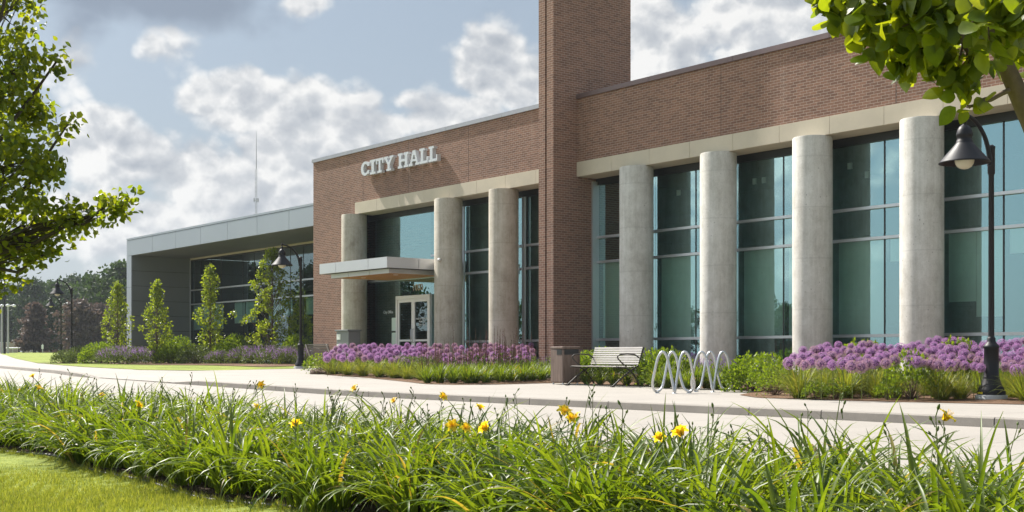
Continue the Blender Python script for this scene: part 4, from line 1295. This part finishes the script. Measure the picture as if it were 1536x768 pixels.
rt = crown_tree('leafy_tree', 'leafy branch of a near broadleaf tree hanging into the top right corner', base, 1.35, limb + [rel(1440, 40, Zr, base), rel(1360, 45, Zr, base), rel(1640, -40, Zr, base), rel(1660, -180, Zr, base), rel(1780, -80, Zr, base), rel(1790, -260, Zr, base)], bl, .054, 9, M['pear'], 42, 'bark', .075, .05, None, 1, .7)
q = MB()
q.tube([Vector((0, 0, 1.2))] + limb, [.06, .034, .028, .025, .021, .016, .011, .006], 10)
q.tube([limb[2], rel(1495, 60, Zr + .1, base), rel(1440, 40, Zr, base), rel(1360, 45, Zr, base), rel(1285, 70, Zr, base)], [.016, .012, .008, .005, .002], 7)
q.tube([limb[3], rel(1540, 40, Zr, base), rel(1570, -20, Zr, base)], [.02, .014, .01], 7)
q.tube([limb[0], rel(1680, 60, Zr, base), rel(1780, -80, Zr, base), rel(1790, -260, Zr, base), rel(1720, -430, Zr, base)], [.034, .03, .024, .016, .006], 8)
q.tube([rel(1680, 60, Zr, base), rel(1640, -40, Zr, base), rel(1660, -180, Zr, base)], [.026, .018, .008], 8)
q.build('limb', M['bark'], rt)

# background trees: three crowns shared by copies
def far_tree_mesh(seed, H, W, mat, conic=0., n=190, lo=.12):
    r = random.Random(seed); c = MB(); b = MB()
    b.tube([(0, 0, -.3), (.1, 0, H * .4), (0, 0, H * .85)], [.30, .22, .06], 7)
    for i in range(n):
        u = lo + (1 - lo) * r.random()
        if conic: prof = W * (1.06 - u) ** .75 * (.8 + .35 * math.sin(u * 31)) 
        else: prof = W * math.sqrt(max(.02, 1 - (2 * (u - .5)) ** 2)) * (.8 + .3 * math.sin(u * 9 + i % 3))
        a = r.uniform(0, 2 * PI); rad = prof * r.random() ** .4
        e = Vector((rad * math.cos(a), rad * math.sin(a), H * u))
        if i % 4 == 0: b.tube([(0, 0, H * max(.1, u - .15)), e], [.07, .02], 4)
        s = H * .055
        for j in range(26):
            p = e + Vector((r.gauss(0, s), r.gauss(0, s), r.gauss(0, s * (.35 if conic else .6))))
            L = r.uniform(.35, .75)
            leaf(c, p, rvec(r), rvec(r), L, L * .7)
    return c.mesh('crown', mat), b.mesh('trunk', M['darkbark'])
FT = [far_tree_mesh(61, 13, 5.2, M['wood1']), far_tree_mesh(62, 14, 4.6, M['wood1']), far_tree_mesh(63, 12, 6., M['wood2'])]
BE = [far_tree_mesh(64, 8, 3.6, M['beech'], 0, 150, .08), far_tree_mesh(65, 8, 3.2, M['beech'], 1, 150, .08)]
def far_tree(me, px, Z, sc, label, group=None, pos=None, name='far_tree'):
    x, y = pos or at(px, Z)
    z = zg(x, min(y, 60)) - .1
    t = thing(name, label, 'tree', (x, y, z), R_.uniform(0, 6.28), group)
    sc *= .84
    inst('crown', me[0], t, sc=sc); inst('trunk', me[1], t, sc=sc)
    return t
WOODL = 'dark green broadleaf tree in the far wood behind the field'
for px, Z, k, sc in ((-60, 210, 0, 1.05), (-28, 205, 1, .95), (4, 215, 2, 1.05), (28, 225, 0, 1.05), (48, 205, 1, .98), (70, 232, 0, 1.12), (88, 215, 2, 1.15), (112, 240, 1, 1.2), (128, 222, 0, 1.08), (150, 236, 2, 1.22), (165, 215, 1, 1.05), (205, 240, 0, 1.3), (240, 230, 2, 1.2), (14, 250, 2, 1.25), (100, 262, 2, 1.35), (138, 265, 0, 1.4), (60, 262, 2, 1.3)):
    far_tree(FT[k], px, Z, sc, WOODL, 'trees of the far wood')
far_tree(FT[2], 182, 165, 1.12, 'big mid-green broadleaf tree rising just left of the wing end')
far_tree(BE[1], 52, 150, .86, 'conical copper-brown tree standing before the wood left of the lamps', None, None, 'copper_tree')
far_tree(BE[0], 118, 148, .88, 'broad copper-brown tree standing behind the lamp pair', None, None, 'copper_tree')
far_tree(BE[0], 150, 152, .84, 'copper-brown tree nearest the young columnar tree and the wing', None, None, 'copper_tree')
far_tree(FT[1], 76, 160, .55, 'small dark green tree between two copper-brown trees', None, None)
# trees across the street that the glass reflects
r = random.Random(77)
for i in range(16):
    far_tree(FT[i % 3], 0, 0, r.uniform(.55, .95), 'green tree across the street showing only as a reflection in the glass', 'trees mirrored in the glass', (-150 + i * 12 + r.uniform(-3, 3), -95 - r.uniform(0, 35)))

for i, (x, y, k) in enumerate(((-100, -14, .7), (-112, -7, .8), (-124, -14, .85), (-138, -9, .9), (-150, -18, 1.), (-92, -20, .6))):
    far_tree(FT[i % 3], 0, 0, k, 'green tree beside the street showing only as a reflection in the wing glass', 'trees mirrored in the wing glass', (x, y))
# far buildings, walls, poles, mast
def far_box(px0, px1, Z):
    x0, y0 = at(px0, Z); x1, y1 = at(px1, Z)
    c = ((x0 + x1) / 2, (y0 + y1) / 2); L = math.hypot(x1 - x0, y1 - y0)
    return c, L, math.atan2(y1 - y0, x1 - x0)
c, L, a = far_box(58, 170, 175)
z0 = zg(c[0], 60) - .2
t = thing('brick_house', 'long low dark brick building behind the copper-brown trees', 'building', (c[0], c[1], z0), a)
q = MB(); q.box(-L / 2, 0, 0, L / 2, 7, 1.95); q.build('wall', M['housebrick'], t)
q = MB(); q.add([(-L / 2 - .3, -.5, 1.95), (L / 2 + .3, -.5, 1.95), (L / 2 + .3, 7.5, 1.95), (-L / 2 - .3, 7.5, 1.95), (-L / 2 + 1, 3.5, 3.3), (L / 2 - 1, 3.5, 3.3)], [(0, 1, 5, 4), (2, 3, 4, 5), (1, 2, 5), (3, 0, 4), (3, 2, 1, 0)]); q.build('roof', M['roof'], t)
for k in range(5):
    q = MB(); xx = -L / 2 + (k + .7) * L / 5.4; q.box(xx - .5, -.05, .7, xx + .5, -.01, 1.6); wd = q.build('window', M['glass_dark'], t)
    f = MB(); f.box(xx - .55, -.06, .62, xx + .55, -.002, .69); f.build('sill', M['white'], wd)
c, L, a = far_box(-20, 44, 165)
z0 = zg(c[0], 60)
t = thing('block_wall', 'low pale pinkish block wall with a dark gap at the far left of the field', 'wall', (c[0], c[1], z0), a)
q = MB(); q.box(-L / 2, 0, -.2, L / 2 - 1.6, .3, 1.25); q.box(L / 2 - .9, 0, -.2, L / 2, .3, 1.1); q.build('masonry', M['paleblock'], t)
q = MB(); q.box(-L / 2, -.03, 1.252, L / 2 - 1.6, .33, 1.32); q.build('coping', M['white'], t)
c, L, a = far_box(5, 48, 160)
t = thing('guard_rail', 'grey metal guard rail in front of the pale block wall', 'guard rail', (c[0], c[1], zg(c[0], 60)), a)
q = MB(); q.tube([(-L / 2, 0, .55), (L / 2, 0, .55)], .09, 8); q.build('rail', M['steel'], t)
for k in range(4):
    q = MB(); q.tube([(-L / 2 + L * k / 3, 0, 0), (-L / 2 + L * k / 3, 0, .5)], .06, 6); q.build('post', M['steel'], t)
def light_pole(px, Z, h, label, heads, mat):
    x, y = at(px, Z); z = zg(x, min(60, y))
    t = thing('light_pole', label, 'light pole', (x, y, z), math.radians(52), 'pale car park light poles' if heads else None)
    q = MB(); q.lathe([(.12, 0), (.075, h)], 10); q.build('pole', mat, t)
    for s in heads:
        q = MB(); q.tube([(0, 0, h - .1), (s * .5, 0, h + .05)], .035, 6); q.lathe([(.05, h + .12), (.2, h + .05), (.2, h - .1), (.08, h - .15)], 12, (s * .62, 0, 0)); q.build('lamp_head', M['white'], t)
light_pole(2.5, 128, 4.9, 'pale car park light pole at the very left edge of the picture', (-1, 1), M['plinth'])
light_pole(12, 132, 5.0, 'pale car park light pole with two white heads right of the dark pole', (-1, 1), M['plinth'])
light_pole(94.5, 175, 6.8, 'pale thin light pole seen behind the farther street lamp', (1,), M['plinth'])
light_pole(6.8, 118, 8.0, 'tall plain black pole between two pale light poles', (), M['black'])
x, y = at(64, 140)
t = thing('sign_post', 'small white sign on a post before the dark brick building', 'sign', (x, y, zg(x, 60)), math.radians(52))
q = MB(); q.tube([(0, 0, 0), (0, 0, 1.)], .04, 6); q.build('post', M['steel'], t)
q = MB(); q.bbox(-.1, -.06, .45, .1, -.03, .85, .01)
q = MB(); q.bbox(-.12, -.08, .45, .12, -.045, .9, .01); q.build('sign_panel', M['white'], t)
# lattice radio mast far behind
x, y = at(384.5, 420)
t = thing('radio_mast', 'thin lattice radio mast rising far behind the low wing', 'mast', (x, y, 0))
q = MB(); Hm = 74.5; n = 46
for k in range(3):
    a = 2 * PI * k / 3
    q.tube([(.42 * math.cos(a), .42 * math.sin(a), 0), (.36 * math.cos(a), .36 * math.sin(a), Hm * .84)], .05, 5)
for i in range(n):
    za, zb = Hm * .84 * i / n, Hm * .84 * (i + 1) / n
    for k in range(3):
        a, a2 = 2 * PI * k / 3, 2 * PI * (k + 1) / 3
        q.tube([(.4 * math.cos(a), .4 * math.sin(a), za), (.4 * math.cos(a2), .4 * math.sin(a2), zb)], .03, 4)
q.build('lattice', M['panel_dark'], t)
q = MB(); q.lathe([(.13, Hm * .84), (.09, Hm * .93), (.04, Hm + .6)], 8); q.build('whip', M['panel_dark'], t)
for z in (44.5, 46.2, 51.5):
    q = MB()
    for k in range(3):
        a = 2 * PI * k / 3 + .4; q.lathe([(.16, z), (.16, z + 1.3)], 8, (.75 * math.cos(a), .75 * math.sin(a), 0)); q.tube([(0, 0, z + .6), (.75 * math.cos(a), .75 * math.sin(a), z + .6)], .05, 4)
    q.build('antenna', M['panel_dark'], t)

# ------------------------------------------------------------------ light
SUN = Vector((-1.0, -.125, 1.03)).normalized()
sl = bpy.data.lights.new('sun', 'SUN'); sl.energy = 5.0; sl.angle = math.radians(.53); sl.color = (1.0, .945, .86)
so = bpy.data.objects.new('sun', sl); COL.objects.link(so)
so.rotation_euler = SUN.to_track_quat('Z', 'Y').to_euler()
W = bpy.data.worlds.new('World'); S.world = W; W.use_nodes = True
t = NT(W.node_tree)
bg = W.node_tree.nodes['Background']
sky = t.node('ShaderNodeTexSky', sky_type='NISHITA'); sky.sun_disc = False
sky.sun_elevation = math.asin(SUN.z); sky.sun_rotation = math.atan2(SUN.x, SUN.y)
sky.air_density = 1.0; sky.dust_density = 1.2; sky.ozone_density = 1.0
BG = .1
tc = t.node('ShaderNodeTexCoord')
d = t.vmath('NORMALIZE', tc.outputs['Generated'])
sp = t.node('ShaderNodeSeparateXYZ'); t.put(sp.inputs[0], d)
fx = t.vmath('DOT_PRODUCT', d, (RX, RY, 0.)); fy = t.vmath('DOT_PRODUCT', d, (HX, HYY, 0.))
az = t.math('ARCTAN2', fx, fy); el = t.math('ARCSINE', sp.outputs[2])
def puffs(vec):
    w = t.node('ShaderNodeTexNoise'); t.put(w.inputs['Vector'], vec); w.inputs['Scale'].default_value = 18.; w.inputs['Detail'].default_value = 4.
    wv = t.vmath('ADD', vec, t.vmath('SCALE', t.vmath('SUBTRACT', w.outputs['Color'], (.5, .5, .5)), None, .035))
    o = None
    for sc_, k in ((24., .40), (58., .26)):
        v_ = t.node('ShaderNodeTexVoronoi', feature='F1'); t.put(v_.inputs['Vector'], wv); v_.inputs['Scale'].default_value = sc_
        q_ = t.math('MULTIPLY', t.math('SUBTRACT', .5, v_.outputs['Distance']), k)
        o = q_ if o is None else t.math('ADD', o, q_)
    fb = t.math('MULTIPLY', t.math('SUBTRACT', t.noise(vec, 9., 8, .58), .5), 1.25)
    return t.math('ADD', t.math('ADD', fb, .5), t.math('MULTIPLY', o, .75))
dv = t.scl(d, (1, 1, 1.2))
n1 = puffs(dv); n2 = puffs(t.vmath('ADD', dv, (-.0055, .001, .0075)))
big = t.noise(t.scl(d, (1, 1, 1.8)), 2.3, 4, .5)
def blob(px, py, rx, ry, wgt):
    a = math.atan((px - 768) / FP); e = math.atan((HY - py) / FP * math.cos(a))
    dx = t.math('DIVIDE', t.math('SUBTRACT', az, a), rx / FP); dy = t.math('DIVIDE', t.math('SUBTRACT', el, e), ry / FP)
    q = t.math('ADD', t.math('MULTIPLY', dx, dx), t.math('MULTIPLY', dy, dy))
    return t.math('MULTIPLY', t.math('POWER', 2.718, t.math('MULTIPLY', q, -.9)), wgt)
def union(lst):
    o = None
    for q in lst:
        f = blob(*q); o = f if o is None else t.math('MAXIMUM', o, f)
    return o
white = union([(355, 150, 80, 54, 1.05), (445, 165, 100, 58, 1.05), (420, 230, 80, 60, .9), (150, 190, 55, 45, .95), (190, 240, 110, 50, 1.0), (290, 265, 120, 60, 1.0), (360, 300, 160, 50, .9), (180, 330, 200, 60, .9),
               (560, 195, 55, 28, .85), (620, 150, 34, 16, .6), (500, 225, 70, 30, .9), (740, 105, 75, 55, 1.0), (700, 175, 80, 40, 1.0), (800, 130, 80, 60, 1.), (240, 80, 90, 42, .72), (115, 105, 56, 66, .7), (455, 5, 48, 26, .8),
               (1010, 70, 150, 110, .9), (1150, 30, 190, 80, .95), (1330, 0, 180, 120, .8), (600, 380, 600, 60, .62)])
dens = t.math('ADD', white, t.math('MULTIPLY', t.math('SUBTRACT', n1, .5), 1.25))
# elsewhere in the sky: scattered cumulus
front = t.smooth(fy, .60, .82)
gen = t.math('ADD', t.math('MULTIPLY', t.math('SUBTRACT', big, .40), 2.6), t.math('MULTIPLY', t.math('SUBTRACT', n1, .5), 1.0))
densx = t.math('ADD', t.math('MULTIPLY', dens, front), t.math('MULTIPLY', gen, t.math('SUBTRACT', 1., front)))
mask = t.smooth(densx, .33, .65)
lit = t.math('MULTIPLY_ADD', t.math('SUBTRACT', n1, n2), 2.7, .65, clamp=False)
core = t.smooth(densx, .6, 1.35, 0., .30)
lit = t.math('SUBTRACT', lit, core)
ccol = t.ramp(lit, [(.12, (.41, .45, .505)), (.5, (.60, .625, .66)), (.85, (.93, .925, .91))])
dark = union([(210, -10, 190, 42, 1.1), (310, 12, 90, 34, .9), (110, 28, 70, 50, .7)])
dmask = t.smooth(t.math('ADD', dark, t.math('MULTIPLY', t.math('SUBTRACT', n1, .5), 1.3)), .1, .95, 0., .8)
CG = 1.0 / BG
skyc = t.mix(1., sky.outputs[0], (1., 1., 1.), 'MULTIPLY')
# thin veil: paler towards the horizon
veil = t.smooth(el, .0, .32, .8, .6)
skyc = t.mix(veil, skyc, (.40 * CG, .475 * CG, .545 * CG))
out = t.mix(mask, skyc, t.vmath('SCALE', ccol, None, CG))
out = t.mix(dmask, out, (.215 * CG, .265 * CG, .345 * CG))
# gain added to the unseen sky, to brighten the facade and glass reflections
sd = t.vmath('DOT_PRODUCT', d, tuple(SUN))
sunside_gain = t.math('MULTIPLY', t.math('POWER', t.math('MAXIMUM', sd, 0.), 14.), 1.6)
gain = t.math('ADD', t.math('ADD', .53, t.math('MULTIPLY', t.math('SUBTRACT', 1., front), .04)), sunside_gain)
mirror_gain = t.math('POWER', t.math('MAXIMUM', t.vmath('DOT_PRODUCT', d, (-.60, -.78, .18)), 0.), 7.)  # added brightness in the sky that the hall glass mirrors
gain = t.math('ADD', gain, t.math('MULTIPLY', mirror_gain, .5))
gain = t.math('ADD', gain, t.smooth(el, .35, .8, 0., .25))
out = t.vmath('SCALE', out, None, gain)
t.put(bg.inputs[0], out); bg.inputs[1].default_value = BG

# thin summer haze
hz = MB(); hz.box(-1010, -710, -4, 710, 910, 80)
hm, ht, hp_ = newmat('summer_haze')
ht.n.remove(hp_)
vol = ht.node('ShaderNodeVolumePrincipled'); vol.inputs['Color'].default_value = (.82, .88, .95, 1); vol.inputs['Density'].default_value = .0003; vol.inputs['Anisotropy'].default_value = 0.
ht.l.new(vol.outputs[0], ht.n['Material Output'].inputs['Volume'])
tag(hz.build('haze', hm), kind='stuff')

# ------------------------------------------------------------------ camera
cam = bpy.data.cameras.new('camera'); co = bpy.data.objects.new('camera', cam); COL.objects.link(co)
co.location = (0, 0, EYE)
co.rotation_euler = (PI / 2, 0, math.atan2(-HX, HYY))
cam.sensor_width = 36.; cam.lens = 36. * FP / 1536.
cam.shift_y = (HY - 384.) / 1536.
cam.clip_end = 6000.; cam.clip_start = .05
S.camera = co
S.view_settings.view_transform = 'Standard'; S.view_settings.look = 'None'; S.view_settings.gamma = 1.; S.view_settings.use_curve_mapping = False
S.view_settings.exposure = .92
S.cycles.max_bounces = 8; S.cycles.transparent_max_bounces = 12; S.cycles.use_denoising = True
